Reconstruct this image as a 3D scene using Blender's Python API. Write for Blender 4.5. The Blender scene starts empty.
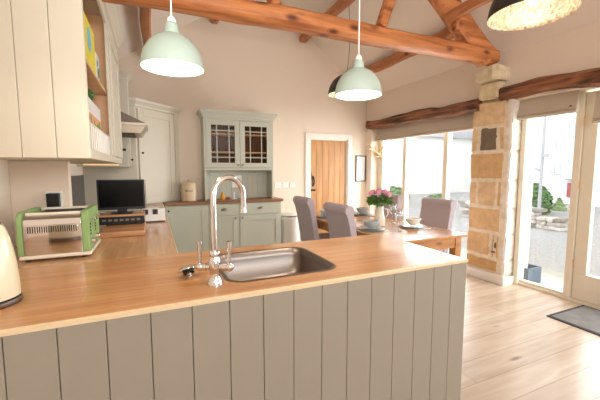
import bpy, bmesh, math, random
from mathutils import Vector, Matrix, noise
random.seed(7)
R = math.radians
SC = bpy.context.scene
COL = SC.collection

# ------------------------------------------------------------------ camera
cam_d = bpy.data.cameras.new('camera'); cam = bpy.data.objects.new('camera', cam_d); COL.objects.link(cam)
cam_d.sensor_fit = 'HORIZONTAL'; cam_d.sensor_width = 36; cam_d.lens = 36 * 330 / 600
cam_d.clip_start = 0.02; cam_d.clip_end = 200
cam.location = (0, 0, 1.40); cam.rotation_euler = (R(90 - 5.3), 0, R(-24.0))
SC.camera = cam

# ------------------------------------------------------------------ world, lights, exposure
w = bpy.data.worlds.new('overcast'); SC.world = w; w.use_nodes = True
wn = w.node_tree.nodes; wl = w.node_tree.links
bg = wn['Background']
sky = wn.new('ShaderNodeTexSky'); sky.sky_type = 'HOSEK_WILKIE'; sky.turbidity = 7; sky.sun_direction = (0.5, -0.3, 0.8)
mixw = wn.new('ShaderNodeMix'); mixw.data_type = 'RGBA'; mixw.inputs[0].default_value = 0.12
mixw.inputs[6].default_value = (0.93, 0.97, 1.0, 1)
wl.new(sky.outputs[0], mixw.inputs[7]); wl.new(mixw.outputs[2], bg.inputs[0])
bg.inputs[1].default_value = 3.2
SC.view_settings.view_transform = 'Standard'; SC.view_settings.look = 'None'
SC.view_settings.gamma = 1; SC.view_settings.use_curve_mapping = False
SC.view_settings.exposure = 0.0

def area(name, loc, rot, sx, sy, power, color):
    d = bpy.data.lights.new(name, 'AREA'); d.shape = 'RECTANGLE'; d.size = sx; d.size_y = sy
    d.energy = power; d.color = color
    o = bpy.data.objects.new(name, d); COL.objects.link(o); o.location = loc; o.rotation_euler = rot
    return o
# the window openings and an added rear one, marked as portals so that the sky's own light is sampled through them
for nm, loc, rot, sx, sy in (('bay_portal', (4.2, 4.2, 1.1), (0, R(90), 0), 2.2, 2.25), ('door_portal', (4.2, 0.99, 1.1), (0, R(90), 0), 2.2, 3.2), ('rear_portal', (1.6, -3.1, 1.5), (R(90), 0, 0), 2.0, 1.4)):
    pl_ = area(nm, loc, rot, sx, sy, 1, (1, 1, 1)); pl_.data.cycles.is_portal = True

# extra daylight lamps just outside the glazed bays, plus an added unseen rear fill
area('bay_daylight', (4.75, 4.2, 1.4), (0, R(80), 0), 2.2, 2.2, 150, (0.93, 0.97, 1.0))
area('door_daylight', (4.75, 1.2, 1.4), (0, R(80), 0), 2.2, 2.4, 100, (0.93, 0.97, 1.0))
area('rear_fill', (1.8, -2.9, 2.6), (R(100), 0, 0), 3.2, 1.2, 70, (0.97, 0.98, 1.0))
fl_ = bpy.data.lights.new('camera_flash', 'SPOT'); fl_.energy = 100; fl_.spot_size = R(88); fl_.spot_blend = 1.0; fl_.shadow_soft_size = 0.06; fl_.color = (1, 0.97, 0.95)
flo = bpy.data.objects.new('camera_flash', fl_); COL.objects.link(flo); flo.location = (-0.05, 0.0, 1.62); flo.rotation_euler = (R(90 + 14), 0, R(-22))

# ------------------------------------------------------------------ materials
MATS = {}
def hexc(r, g, b):
    f = lambda c: (c / 255 / 12.92) if c / 255 <= 0.04045 else ((c / 255 + 0.055) / 1.055) ** 2.4
    return (f(r), f(g), f(b), 1)
def mat(name, col, rough=0.5, metal=0.0, spec=0.5, noise_amt=0.04, scale=8.0, bump=0.0, bscale=60, trans=0, ior=1.45, emit=None, estr=0, coat=0, alpha=1, sheen=0):
    m = bpy.data.materials.new(name); m.use_nodes = True
    n = m.node_tree.nodes; l = m.node_tree.links; p = n['Principled BSDF']
    p.inputs['Roughness'].default_value = rough; p.inputs['Metallic'].default_value = metal
    p.inputs['Specular IOR Level'].default_value = spec; p.inputs['IOR'].default_value = ior
    p.inputs['Transmission Weight'].default_value = trans; p.inputs['Coat Weight'].default_value = coat
    p.inputs['Sheen Weight'].default_value = sheen
    tc = n.new('ShaderNodeTexCoord')
    if noise_amt > 0:
        t = n.new('ShaderNodeTexNoise'); t.inputs['Scale'].default_value = scale; t.inputs['Detail'].default_value = 4
        l.new(tc.outputs['Object'], t.inputs['Vector'])
        mx = n.new('ShaderNodeMix'); mx.data_type = 'RGBA'
        mx.inputs[6].default_value = tuple(c * (1 - noise_amt) for c in col[:3]) + (1,)
        mx.inputs[7].default_value = tuple(min(1, c * (1 + noise_amt)) for c in col[:3]) + (1,)
        l.new(t.outputs['Fac'], mx.inputs[0]); l.new(mx.outputs[2], p.inputs['Base Color'])
    else:
        p.inputs['Base Color'].default_value = col
    if bump > 0:
        t2 = n.new('ShaderNodeTexNoise'); t2.inputs['Scale'].default_value = bscale; t2.inputs['Detail'].default_value = 5
        l.new(tc.outputs['Object'], t2.inputs['Vector'])
        b = n.new('ShaderNodeBump'); b.inputs['Strength'].default_value = bump; b.inputs['Distance'].default_value = 0.01
        l.new(t2.outputs['Fac'], b.inputs['Height']); l.new(b.outputs[0], p.inputs['Normal'])
    if emit:
        p.inputs['Emission Color'].default_value = emit; p.inputs['Emission Strength'].default_value = estr
    MATS[name] = m
    return m

def wood(name, c1, c2, axis='X', rough=0.35, board=None, bw=0.05, grain=1.0, knots=None, seam=None, bump=0.1, freq=38, coat=0.0, seamw=0.002, spec=0.5, contrast=1.0):
    m = bpy.data.materials.new(name); m.use_nodes = True
    n = m.node_tree.nodes; l = m.node_tree.links; p = n['Principled BSDF']
    p.inputs['Roughness'].default_value = rough; p.inputs['Coat Weight'].default_value = coat; p.inputs['Specular IOR Level'].default_value = spec
    tc = n.new('ShaderNodeTexCoord'); mp = n.new('ShaderNodeMapping')
    l.new(tc.outputs['Object'], mp.inputs[0])
    rot = {'X': (0, 0, 0), 'Y': (0, 0, R(90)), 'Z': (0, R(90), 0)}[axis]
    mp.inputs['Rotation'].default_value = rot
    st = n.new('ShaderNodeMapping'); st.inputs['Scale'].default_value = (1.6, freq, freq)
    l.new(mp.outputs[0], st.inputs[0])
    nz = n.new('ShaderNodeTexNoise'); nz.inputs['Scale'].default_value = 1.0; nz.inputs['Detail'].default_value = 6; nz.inputs['Distortion'].default_value = 0.6
    l.new(st.outputs[0], nz.inputs['Vector'])
    rmp = n.new('ShaderNodeValToRGB'); rmp.color_ramp.elements[0].position = 0.5 - 0.22 / contrast; rmp.color_ramp.elements[1].position = 0.5 + 0.22 / contrast
    rmp.color_ramp.elements[0].color = c2; rmp.color_ramp.elements[1].color = c1
    l.new(nz.outputs['Fac'], rmp.inputs[0])
    out = rmp.outputs[0]
    if board:
        br = n.new('ShaderNodeTexBrick'); br.inputs['Scale'].default_value = 1
        br.inputs['Brick Width'].default_value = board; br.inputs['Row Height'].default_value = bw
        br.inputs['Mortar Size'].default_value = seamw; br.inputs['Mortar Smooth'].default_value = 0.3; br.offset = 0.37; br.offset_frequency = 2
        br.inputs['Color1'].default_value = (1, 1, 1, 1); br.inputs['Color2'].default_value = (0.74, 0.70, 0.66, 1)
        br.inputs['Mortar'].default_value = seam if seam else (0.8, 0.78, 0.75, 1)
        l.new(mp.outputs[0], br.inputs['Vector'])
        mx = n.new('ShaderNodeMix'); mx.data_type = 'RGBA'; mx.blend_type = 'MULTIPLY'; mx.inputs[0].default_value = grain
        l.new(out, mx.inputs[6]); l.new(br.outputs['Color'], mx.inputs[7]); out = mx.outputs[2]
    if knots:
        km = n.new('ShaderNodeMapping'); km.inputs['Scale'].default_value = knots[0]
        l.new(mp.outputs[0], km.inputs[0])
        vo = n.new('ShaderNodeTexVoronoi'); vo.inputs['Scale'].default_value = 1
        l.new(km.outputs[0], vo.inputs['Vector'])
        kr = n.new('ShaderNodeValToRGB'); kr.color_ramp.elements[0].position = knots[1]; kr.color_ramp.elements[1].position = knots[2]
        kr.color_ramp.elements[0].color = knots[3]; kr.color_ramp.elements[1].color = (1, 1, 1, 1)
        l.new(vo.outputs['Distance'], kr.inputs[0])
        mx = n.new('ShaderNodeMix'); mx.data_type = 'RGBA'; mx.blend_type = 'MULTIPLY'; mx.inputs[0].default_value = 1
        l.new(out, mx.inputs[6]); l.new(kr.outputs[0], mx.inputs[7]); out = mx.outputs[2]
    l.new(out, p.inputs['Base Color'])
    if bump:
        b = n.new('ShaderNodeBump'); b.inputs['Strength'].default_value = bump; b.inputs['Distance'].default_value = 0.004
        l.new(nz.outputs['Fac'], b.inputs['Height']); l.new(b.outputs[0], p.inputs['Normal'])
    MATS[name] = m
    return m

def attr_mat(name, rough=0.8, bump=0.5, bscale=45, amt=0.2, scale=14):
    m = bpy.data.materials.new(name); m.use_nodes = True
    n = m.node_tree.nodes; l = m.node_tree.links; p = n['Principled BSDF']
    p.inputs['Roughness'].default_value = rough; p.inputs['Specular IOR Level'].default_value = 0.25
    a = n.new('ShaderNodeAttribute'); a.attribute_name = 'tint'
    tc = n.new('ShaderNodeTexCoord'); t = n.new('ShaderNodeTexNoise'); t.inputs['Scale'].default_value = scale; t.inputs['Detail'].default_value = 7
    l.new(tc.outputs['Object'], t.inputs['Vector'])
    r_ = n.new('ShaderNodeValToRGB'); r_.color_ramp.elements[0].position = 0.3; r_.color_ramp.elements[1].position = 0.62
    k = 1 - amt
    r_.color_ramp.elements[0].color = (k, k * 0.97, k * 0.93, 1); r_.color_ramp.elements[1].color = (1, 1, 1, 1)
    l.new(t.outputs['Fac'], r_.inputs[0])
    mx = n.new('ShaderNodeMix'); mx.data_type = 'RGBA'; mx.blend_type = 'MULTIPLY'; mx.inputs[0].default_value = 1
    l.new(a.outputs['Color'], mx.inputs[6]); l.new(r_.outputs[0], mx.inputs[7]); l.new(mx.outputs[2], p.inputs['Base Color'])
    t2 = n.new('ShaderNodeTexNoise'); t2.inputs['Scale'].default_value = bscale; t2.inputs['Detail'].default_value = 6
    l.new(tc.outputs['Object'], t2.inputs['Vector'])
    b = n.new('ShaderNodeBump'); b.inputs['Strength'].default_value = bump; b.inputs['Distance'].default_value = 0.012
    l.new(t2.outputs['Fac'], b.inputs['Height']); l.new(b.outputs[0], p.inputs['Normal'])
    MATS[name] = m
    return m

def pane_mat(name, tint=(1, 1, 1, 1), refl=0.06):
    m = bpy.data.materials.new(name); m.use_nodes = True
    n = m.node_tree.nodes; l = m.node_tree.links
    for x in list(n):
        if x.type != 'OUTPUT_MATERIAL': n.remove(x)
    t = n.new('ShaderNodeBsdfTransparent'); t.inputs[0].default_value = tint
    g = n.new('ShaderNodeBsdfGlossy'); g.inputs['Roughness'].default_value = 0.02
    mx = n.new('ShaderNodeMixShader'); mx.inputs[0].default_value = refl
    l.new(t.outputs[0], mx.inputs[1]); l.new(g.outputs[0], mx.inputs[2])
    l.new(mx.outputs[0], [x for x in n if x.type == 'OUTPUT_MATERIAL'][0].inputs[0])
    MATS[name] = m
    return m

M_wall = mat('warm_plaster', hexc(236, 220, 202), 0.9, noise_amt=0.03, scale=2, bump=0.06, bscale=30, spec=0.2)
M_ceil = mat('ceiling_plaster', hexc(238, 226, 214), 0.9, noise_amt=0.03, scale=1.5, bump=0.06, bscale=20, spec=0.2)
M_cream = mat('cream_cabinet_paint', hexc(214, 207, 188), 0.45, noise_amt=0.02)
M_sage = mat('sage_cabinet_paint', hexc(194, 195, 178), 0.45, noise_amt=0.02)
M_panel = mat('shaded_sage_paint', hexc(160, 153, 140), 0.45, noise_amt=0.03, scale=5)  # sage paint darkened; the peninsula's shade is in this colour
M_groove = mat('groove_shadow_gap', hexc(120, 112, 95), 0.8)
M_white = mat('white_gloss_paint', hexc(240, 236, 226), 0.35, noise_amt=0.01)
M_joinery = mat('cream_joinery_paint', hexc(232, 222, 202), 0.4, noise_amt=0.02)
M_work = wood('oak_worktop_along_x', hexc(214, 164, 112), hexc(184, 128, 80), 'X', 0.28, board=1.1, bw=0.042, grain=0.55, seamw=0.0, bump=0.03, freq=30, coat=0.25)
M_worky = wood('oak_worktop_along_y', hexc(218, 176, 132), hexc(192, 144, 100), 'Y', 0.26, board=1.1, bw=0.042, grain=0.5, seamw=0.0, bump=0.03, freq=30, coat=0.3)
M_workd = wood('walnut_toned_worktop', hexc(170, 120, 78), hexc(120, 78, 46), 'X', 0.35, board=0.9, bw=0.04, grain=0.5, seamw=0.0, bump=0.03)
M_edge = mat('lit_edge_tone', hexc(236, 214, 178), 0.4, noise_amt=0.03)  # bright cream of the lit worktop edge, put into the colour
M_floor = wood('oak_floor_planks', hexc(216, 200, 180), hexc(186, 162, 138), 'X', 0.33, board=1.9, bw=0.2, grain=0.5, seam=(0.30, 0.24, 0.18, 1), seamw=0.004, bump=0.05, freq=14, coat=0.15,
               knots=((1.1, 4.2, 1), 0.03, 0.10, (0.42, 0.34, 0.32, 1)))
M_beam = wood('old_orange_beam', hexc(218, 142, 84), hexc(158, 88, 46), 'X', 0.5, bump=0.5, freq=16, contrast=1.3, knots=((3.4, 7, 7), 0.08, 0.26, (0.22, 0.13, 0.09, 1)))
M_beamy = wood('old_orange_beam_y', hexc(206, 138, 88), hexc(146, 84, 48), 'Y', 0.5, bump=0.5, freq=9, knots=((3.4, 7, 7), 0.08, 0.24, (0.25, 0.15, 0.1, 1)))
M_lintel = wood('dark_lintel_oak', hexc(164, 106, 70), hexc(58, 34, 22), 'Y', 0.6, bump=1.0, freq=22, contrast=1.5, knots=((2, 5, 5), 0.08, 0.3, (0.3, 0.2, 0.16, 1)))
M_door = wood('oak_plank_door', hexc(208, 158, 102), hexc(166, 112, 62), 'Z', 0.4, bump=0.1, freq=16, knots=((1.6, 6, 6), 0.06, 0.16, (0.42, 0.26, 0.16, 1)))
M_table = wood('pine_table_top', hexc(214, 160, 100), hexc(186, 126, 72), 'Y', 0.25, board=3, bw=0.14, grain=0.4, seamw=0.001, bump=0.04, freq=12, coat=0.4)
M_tleg = wood('pine_table_leg', hexc(206, 150, 92), hexc(168, 110, 60), 'X', 0.4, freq=14, knots=((3, 8, 8), 0.05, 0.18, (0.5, 0.34, 0.25, 1)))
M_board = wood('chopping_board_wood', hexc(212, 164, 116), hexc(166, 114, 72), 'X', 0.4, freq=22)
M_cabwood = wood('oak_cabinet_lining', hexc(232, 188, 142), hexc(220, 172, 124), 'Z', 0.5, freq=14, bump=0.02)
M_chrome = mat('chrome', (0.72, 0.72, 0.74, 1), 0.07, 1.0, noise_amt=0)
M_steel = mat('brushed_steel', (0.24, 0.205, 0.18, 1), 0.36, 1.0, noise_amt=0.05, scale=3)
M_dark = mat('dark_rubber', hexc(40, 32, 30), 0.5, noise_amt=0.02)
M_black = mat('black_plastic', hexc(18, 18, 20), 0.4, noise_amt=0.0)
M_screen = mat('black_screen', hexc(10, 11, 13), 0.2, noise_amt=0.0, spec=0.2)
M_iron = mat('black_iron', hexc(35, 30, 28), 0.5, 0.6, noise_amt=0.0)
M_green = mat('green_toaster_enamel', hexc(146, 178, 116), 0.5, noise_amt=0.01, spec=0.3)
M_kettle = mat('cream_enamel', hexc(236, 228, 200), 0.2, noise_amt=0.01, coat=0.6)
M_shade = mat('sage_enamel_shade', hexc(164, 180, 168), 0.4, noise_amt=0.01, coat=0.2)
M_shin = mat('white_shade_lining', hexc(250, 246, 236), 0.6, noise_amt=0.0)
M_cord = mat('white_cord', hexc(240, 238, 232), 0.5, noise_amt=0.0)
M_bulb = mat('lit_bulb', (1, 1, 1, 1), 0.5, noise_amt=0, emit=(1.0, 0.9, 0.76, 1), estr=12)
M_blackshade = mat('black_dome_shade', hexc(44, 44, 42), 0.4, noise_amt=0.03)
M_fabric = mat('taupe_chair_fabric', hexc(186, 174, 180), 0.95, noise_amt=0.05, scale=60, bump=0.25, bscale=260, spec=0.1, sheen=0.15)
M_blind = mat('taupe_blind_linen', hexc(196, 182, 164), 0.95, noise_amt=0.04, scale=40, bump=0.1, bscale=150, spec=0.1)
M_ceramic = mat('cream_ceramic', hexc(238, 230, 212), 0.2, noise_amt=0.01, coat=0.4)
M_blueware = mat('blue_grey_stoneware', hexc(176, 180, 178), 0.3, noise_amt=0.04, scale=20, coat=0.2)
M_mat = mat('slate_placemat', hexc(176, 166, 154), 0.6, noise_amt=0.05)
M_glass = pane_mat('wine_glass', (0.96, 0.97, 0.98, 1), 0.22)
M_pane = pane_mat('window_pane')
M_cabpane = pane_mat('cabinet_pane', (0.9, 0.88, 0.85, 1), 0.004)
M_pink = mat('pink_petal', hexc(242, 166, 186), 0.6, noise_amt=0.25, scale=40)
M_leaf = mat('green_leaf', hexc(104, 150, 66), 0.5, noise_amt=0.3, scale=30)
M_bush = mat('laurel_leaf', hexc(88, 128, 70), 0.55, noise_amt=0.35, scale=3)
M_gravel = mat('pale_gravel', hexc(150, 149, 146), 0.95, noise_amt=0.4, scale=16, bump=0.6, bscale=60)
M_paving = mat('mossy_paving', hexc(158, 158, 148), 0.9, noise_amt=0.2, scale=6)
M_render = mat('white_house_render', hexc(240, 240, 238), 0.9, noise_amt=0.02)
M_roofm = mat('slate_roof', hexc(176, 176, 180), 0.8, noise_amt=0.1)
M_winfar = mat('far_window_glass', hexc(200, 204, 210), 0.2, noise_amt=0.05)
M_redwin = mat('red_shutter_paint', hexc(170, 96, 96), 0.6)
M_planter = mat('slate_blue_planter', hexc(74, 92, 108), 0.6, noise_amt=0.05)
M_doormat = mat('grey_doormat', hexc(134, 132, 130), 0.95, noise_amt=0.3, scale=9, bump=0.4, bscale=200, spec=0.1)
M_matedge = mat('doormat_rubber_edge', hexc(62, 62, 66), 0.8)
M_antler = mat('antler_bone', hexc(206, 170, 122), 0.6, noise_amt=0.1, scale=20)
M_canister = mat('cream_crock', hexc(218, 196, 160), 0.4, noise_amt=0.02)
M_bin = mat('white_bin_enamel', hexc(236, 234, 226), 0.3, noise_amt=0.0)
M_pewter = mat('pewter', (0.42, 0.38, 0.34, 1), 0.3, 1.0, noise_amt=0)
M_hood = mat('hood_steel', hexc(118, 102, 92), 0.5, 0.2, noise_amt=0.03)
M_hob = mat('hob_reflection_tone', hexc(214, 214, 216), 0.06, noise_amt=0, coat=0.5)  # pale reflection of cabinet and sky put into the glass colour
M_splash = mat('dark_glass_splashback', hexc(52, 54, 58), 0.1, noise_amt=0)
M_socket = mat('white_socket_plastic', hexc(240, 238, 232), 0.3, noise_amt=0)
M_paper = mat('white_paper', hexc(244, 244, 244), 0.8, noise_amt=0)
M_ink = mat('grey_ink', hexc(170, 180, 190), 0.8, noise_amt=0)
M_frame = mat('dark_picture_frame', hexc(92, 82, 72), 0.4, noise_amt=0)
M_yellow = mat('yellow_packet', hexc(226, 214, 60), 0.5, noise_amt=0.0)
M_skyblue = mat('blue_print', hexc(120, 190, 220), 0.5, noise_amt=0)
M_peach = mat('peach_print', hexc(226, 160, 120), 0.5, noise_amt=0)
M_printgreen = mat('green_print', hexc(100, 150, 60), 0.5, noise_amt=0.2, scale=60)
M_wglaze = mat('white_glaze', hexc(240, 240, 240), 0.3, noise_amt=0)
M_amber = mat('amber_juice', hexc(236, 170, 50), 0.3, noise_amt=0)
M_lamp = mat('led_strip', (1, 1, 1, 1), 0.5, noise_amt=0, emit=(1.0, 0.5, 0.16, 1), estr=0.8)
M_stone = attr_mat('sandstone_blocks')
M_drystone = attr_mat('drystone_rubble', scale=8)
# gold flaked lining of the big domes
def gold():
    m = bpy.data.materials.new('gold_flake_lining'); m.use_nodes = True
    n = m.node_tree.nodes; l = m.node_tree.links; p = n['Principled BSDF']
    tc = n.new('ShaderNodeTexCoord'); v = n.new('ShaderNodeTexVoronoi'); v.inputs['Scale'].default_value = 60
    l.new(tc.outputs['Object'], v.inputs['Vector'])
    r_ = n.new('ShaderNodeValToRGB'); r_.color_ramp.elements[0].color = hexc(228, 214, 186); r_.color_ramp.elements[1].color = hexc(132, 110, 82)
    l.new(v.outputs['Color'], r_.inputs[0]); l.new(r_.outputs[0], p.inputs['Base Color'])
    p.inputs['Roughness'].default_value = 0.5; p.inputs['Metallic'].default_value = 0.25
    return m
M_gold = gold()

# ------------------------------------------------------------------ mesh helpers
class MB:
    def __init__(s): s.bm = bmesh.new(); s.cols = []
    def box(s, x0, y0, z0, x1, y1, z1, mtx=None):
        r = bmesh.ops.create_cube(s.bm, size=1)
        c = Vector(((x0 + x1) / 2, (y0 + y1) / 2, (z0 + z1) / 2))
        for v in r['verts']:
            v.co = Vector((v.co.x * (x1 - x0), v.co.y * (y1 - y0), v.co.z * (z1 - z0))) + c
            if mtx: v.co = mtx @ v.co
        return r['verts']
    def cyl(s, p0, p1, r0, r1=None, seg=20, caps=True):
        if r1 is None: r1 = r0
        p0 = Vector(p0); p1 = Vector(p1); d = p1 - p0
        q = d.to_track_quat('Z', 'Y')
        r = bmesh.ops.create_cone(s.bm, cap_ends=caps, segments=seg, radius1=r0, radius2=r1, depth=d.length)
        m = Matrix.Translation((p0 + p1) / 2) @ q.to_matrix().to_4x4()
        for v in r['verts']: v.co = m @ v.co
        return r['verts']
    def lathe(s, prof, c=(0, 0, 0), seg=32, closed=False):
        rings = []
        for (r, z) in prof:
            if r < 1e-5: rings.append([s.bm.verts.new((c[0], c[1], c[2] + z))])
            else: rings.append([s.bm.verts.new((c[0] + r * math.cos(2 * math.pi * i / seg), c[1] + r * math.sin(2 * math.pi * i / seg), c[2] + z)) for i in range(seg)])
        pairs = list(zip(rings[:-1], rings[1:]))
        if closed: pairs.append((rings[-1], rings[0]))
        for a, b in pairs:
            for i in range(seg):
                j = (i + 1) % seg
                if len(a) == 1 and len(b) == 1: continue
                if len(a) == 1: s.bm.faces.new((a[0], b[j], b[i]))
                elif len(b) == 1: s.bm.faces.new((a[i], a[j], b[0]))
                else: s.bm.faces.new((a[i], a[j], b[j], b[i]))
    def tube(s, pts, r, seg=12, caps=True):
        pts = [Vector(p) for p in pts]; n = len(pts)
        rr = r if isinstance(r, (list, tuple)) else [r] * n
        rings = []; up = None
        for i, p in enumerate(pts):
            t = (pts[min(i + 1, n - 1)] - pts[max(i - 1, 0)]).normalized()
            if up is None:
                up = Vector((0, 0, 1)) if abs(t.z) < 0.9 else Vector((1, 0, 0))
            a = t.cross(up).normalized(); b = a.cross(t).normalized(); up = b
            rings.append([s.bm.verts.new(p + (a * math.cos(2 * math.pi * k / seg) + b * math.sin(2 * math.pi * k / seg)) * rr[i]) for k in range(seg)])
        for A, B in zip(rings[:-1], rings[1:]):
            for k in range(seg):
                j = (k + 1) % seg
                s.bm.faces.new((A[k], A[j], B[j], B[k]))
        if caps: s.bm.faces.new(list(reversed(rings[0]))); s.bm.faces.new(rings[-1])
    def prism(s, pts, axis, a, b):
        def P(u, v, t):
            return {'x': (t, u, v), 'y': (u, t, v), 'z': (u, v, t)}[axis]
        A = [s.bm.verts.new(P(u, v, a)) for u, v in pts]; B = [s.bm.verts.new(P(u, v, b)) for u, v in pts]
        n = len(pts)
        s.bm.faces.new(A); s.bm.faces.new(list(reversed(B)))
        for i in range(n):
            j = (i + 1) % n
            s.bm.faces.new((A[i], B[i], B[j], A[j]))
    def plate(s, outer, holes, axis, a, b):
        """extruded flat plate with holes"""
        def P(u, v, t):
            return {'x': (t, u, v), 'y': (u, t, v), 'z': (u, v, t)}[axis]
        base = []; es = []
        for loop in [outer] + holes:
            vs = [s.bm.verts.new(P(u, v, a)) for u, v in loop]; base.append(vs)
            for i in range(len(vs)): es.append(s.bm.edges.new((vs[i], vs[(i + 1) % len(vs)])))
        r = bmesh.ops.triangle_fill(s.bm, edges=es, use_beauty=True)
        fs = [f for f in r['geom'] if isinstance(f, bmesh.types.BMFace)]
        e = bmesh.ops.extrude_face_region(s.bm, geom=fs)
        d = Vector(P(0, 0, b)) - Vector(P(0, 0, a))
        for g in e['geom']:
            if isinstance(g, bmesh.types.BMVert): g.co += d
    def ball(s, c, r, sc=(1, 1, 1), sub=2):
        q = bmesh.ops.create_icosphere(s.bm, subdivisions=sub, radius=r)
        for v in q['verts']: v.co = Vector((v.co.x * sc[0], v.co.y * sc[1], v.co.z * sc[2])) + Vector(c)
        return q['verts']
    def xf(s, m):
        for v in s.bm.verts: v.co = m @ v.co
        return s

ORG = {}
def build(name, mb, m, parent=None, label=None, bevel=0, seg=2, smooth=False, loc=None, world=True):
    """one mesh object. world=True: the coordinates are world ones, moved to the parent's frame"""
    bm = mb.bm
    o0 = ORG[parent.name] if parent else Vector(loc if loc else (0, 0, 0))
    if world:
        for v in bm.verts: v.co -= o0
    bmesh.ops.recalc_face_normals(bm, faces=bm.faces)
    me = bpy.data.meshes.new(name); bm.to_mesh(me); bm.free()
    if mb.cols:
        at = me.color_attributes.new('tint', 'FLOAT_COLOR', 'POINT')
        for i, c in enumerate(mb.cols[:len(me.vertices)]): at.data[i].color = c
    for mm in (m if isinstance(m, list) else [m]): me.materials.append(mm)
    o = bpy.data.objects.new(name, me); COL.objects.link(o)
    if parent: o.parent = parent; ORG[o.name] = o0
    else: o.location = o0; ORG[o.name] = o0
    if smooth:
        for p in me.polygons: p.use_smooth = True
        if bevel == 0 and smooth == 'auto':
            me.set_sharp_from_angle(angle=R(40))
    if bevel:
        b = o.modifiers.new('bevel', 'BEVEL'); b.width = bevel; b.segments = seg; b.limit_method = 'ANGLE'; b.angle_limit = R(40)
    if label: o['label'] = label
    return o
def tag(o, label, cat, group=None):
    o['label'] = label; o['category'] = cat
    if group: o['group'] = group
    return o
def thing(name, label, cat, loc, group=None):
    o = bpy.data.objects.new(name, None); COL.objects.link(o); o.location = loc; o.empty_display_size = 0.05
    ORG[o.name] = Vector(loc)
    return tag(o, label, cat, group)
def struct(o): o['kind'] = 'structure'; return o
def dup(root, loc=None, rotz=None, label=None, group=None):
    def rec(o, par):
        c = o.copy(); COL.objects.link(c); c.parent = par
        for ch in [x for x in o.children]: rec(ch, c)
        return c
    r = rec(root, None)
    if loc is not None: r.location = loc; ORG[r.name] = Vector(loc)
    if rotz is not None: r.rotation_euler = (0, 0, rotz)
    if label: r['label'] = label
    if group: r['group'] = group
    return r
def rrect(x0, y0, x1, y1, r, n=6):
    pts = []
    for cx, cy, a0 in ((x1 - r, y1 - r, 0), (x0 + r, y1 - r, 90), (x0 + r, y0 + r, 180), (x1 - r, y0 + r, 270)):
        for i in range(n + 1):
            a = R(a0 + 90 * i / n); pts.append((cx + r * math.cos(a), cy + r * math.sin(a)))
    return pts
def beam_mb(p0, p1, w, h, seed=0, seg=26, wob=0.014, taper=1.0, sq=4.0):
    mb = MB(); p0 = Vector(p0); p1 = Vector(p1); d = (p1 - p0); L = d.length; t = d.normalized()
    up = Vector((0, 0, 1)) if abs(t.z) < 0.9 else Vector((1, 0, 0))
    a = t.cross(up).normalized(); b = a.cross(t).normalized()
    K = 16; rings = []
    for i in range(seg + 1):
        f = i / seg; c = p0 + d * f
        off = Vector((noise.noise(Vector((seed, f * L * 1.2, 0))), noise.noise(Vector((seed + 9, f * L * 1.2, 3))), 0)) * wob * 2
        ww = w * (1 + (taper - 1) * f); hh = h * (1 + (taper - 1) * f)
        rg = []
        for k in range(K):
            an = 2 * math.pi * (k + 0.5) / K; ca, sa = math.cos(an), math.sin(an)
            q = (abs(ca) ** sq + abs(sa) ** sq) ** (-1 / sq)
            n_ = 1 + noise.noise(Vector((ca * 1.4 + seed * 3.1, sa * 1.4, f * L * 3.5))) * wob * 6
            rg.append(mb.bm.verts.new(c + a * (ca * q * ww / 2 * n_ + off.x) + b * (sa * q * hh / 2 * n_ + off.y)))
        rings.append(rg)
    for A, B in zip(rings[:-1], rings[1:]):
        for k in range(K):
            j = (k + 1) % K; mb.bm.faces.new((A[k], A[j], B[j], B[k]))
    mb.bm.faces.new(list(reversed(rings[0]))); mb.bm.faces.new(rings[-1])
    return mb

# ================================================================== STRUCTURE
XL, XR, XG, YF, YB = -0.80, 3.88, 4.08, 5.50, -3.0
RX = 1.75; RZ = 4.39; SR = 0.75; SL = 0.67
zR = lambda x: RZ - SR * (x - RX)
zL = lambda x: RZ - SL * (RX - x)
def one(f):
    mb = MB(); f(mb); return mb
fl = struct(build('floor', one(lambda b: b.box(XL - 0.2, YB, -0.08, XG + 0.06, YF, 0)), M_floor))
# gable wall with the oak door opening
mb = MB()
DX0, DX1, DZ = 2.65, 3.455, 1.965
mb.plate([(XL - 0.2, 0), (DX0, 0), (DX0, DZ), (DX1, DZ), (DX1, 0), (XG + 0.3, 0), (XG + 0.3, zR(XG + 0.3)), (RX, RZ), (XL - 0.2, zL(XL - 0.2))], [], 'y', YF, YF + 0.2)
struct(build('wall_back', mb, M_wall))
struct(build('wall_left', one(lambda b: b.box(XL - 0.2, YB, 0, XL, YF, zL(XL))), M_wall))
struct(build('wall_left_nib', one(lambda b: b.box(XL, 2.56, 0.921, -0.495, 2.62, 1.452)), M_wall, bevel=0.004))
mb = MB()   # right wall: full height with the two glazed bays cut out
mb.plate([(YB, 0), (-0.6, 0), (-0.6, 2.2), (2.58, 2.2), (2.58, 0), (3.07, 0), (3.07, 2.2), (5.32, 2.2), (5.32, 0), (YF, 0), (YF, zR(XR) + 0.15), (YB, zR(XR) + 0.15)], [], 'x', XR, XG + 0.25)
struct(build('wall_right', mb, M_wall))
mb = MB()
mb.prism([(XL - 0.25, zL(XL - 0.25)), (RX, RZ), (XG + 0.35, zR(XG + 0.35)), (XG + 0.35, zR(XG + 0.35) + 0.12), (RX, RZ + 0.12), (XL - 0.25, zL(XL - 0.25) + 0.12)], 'y', YB, YF + 0.2)
struct(build('ceiling', mb, M_ceil))

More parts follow.
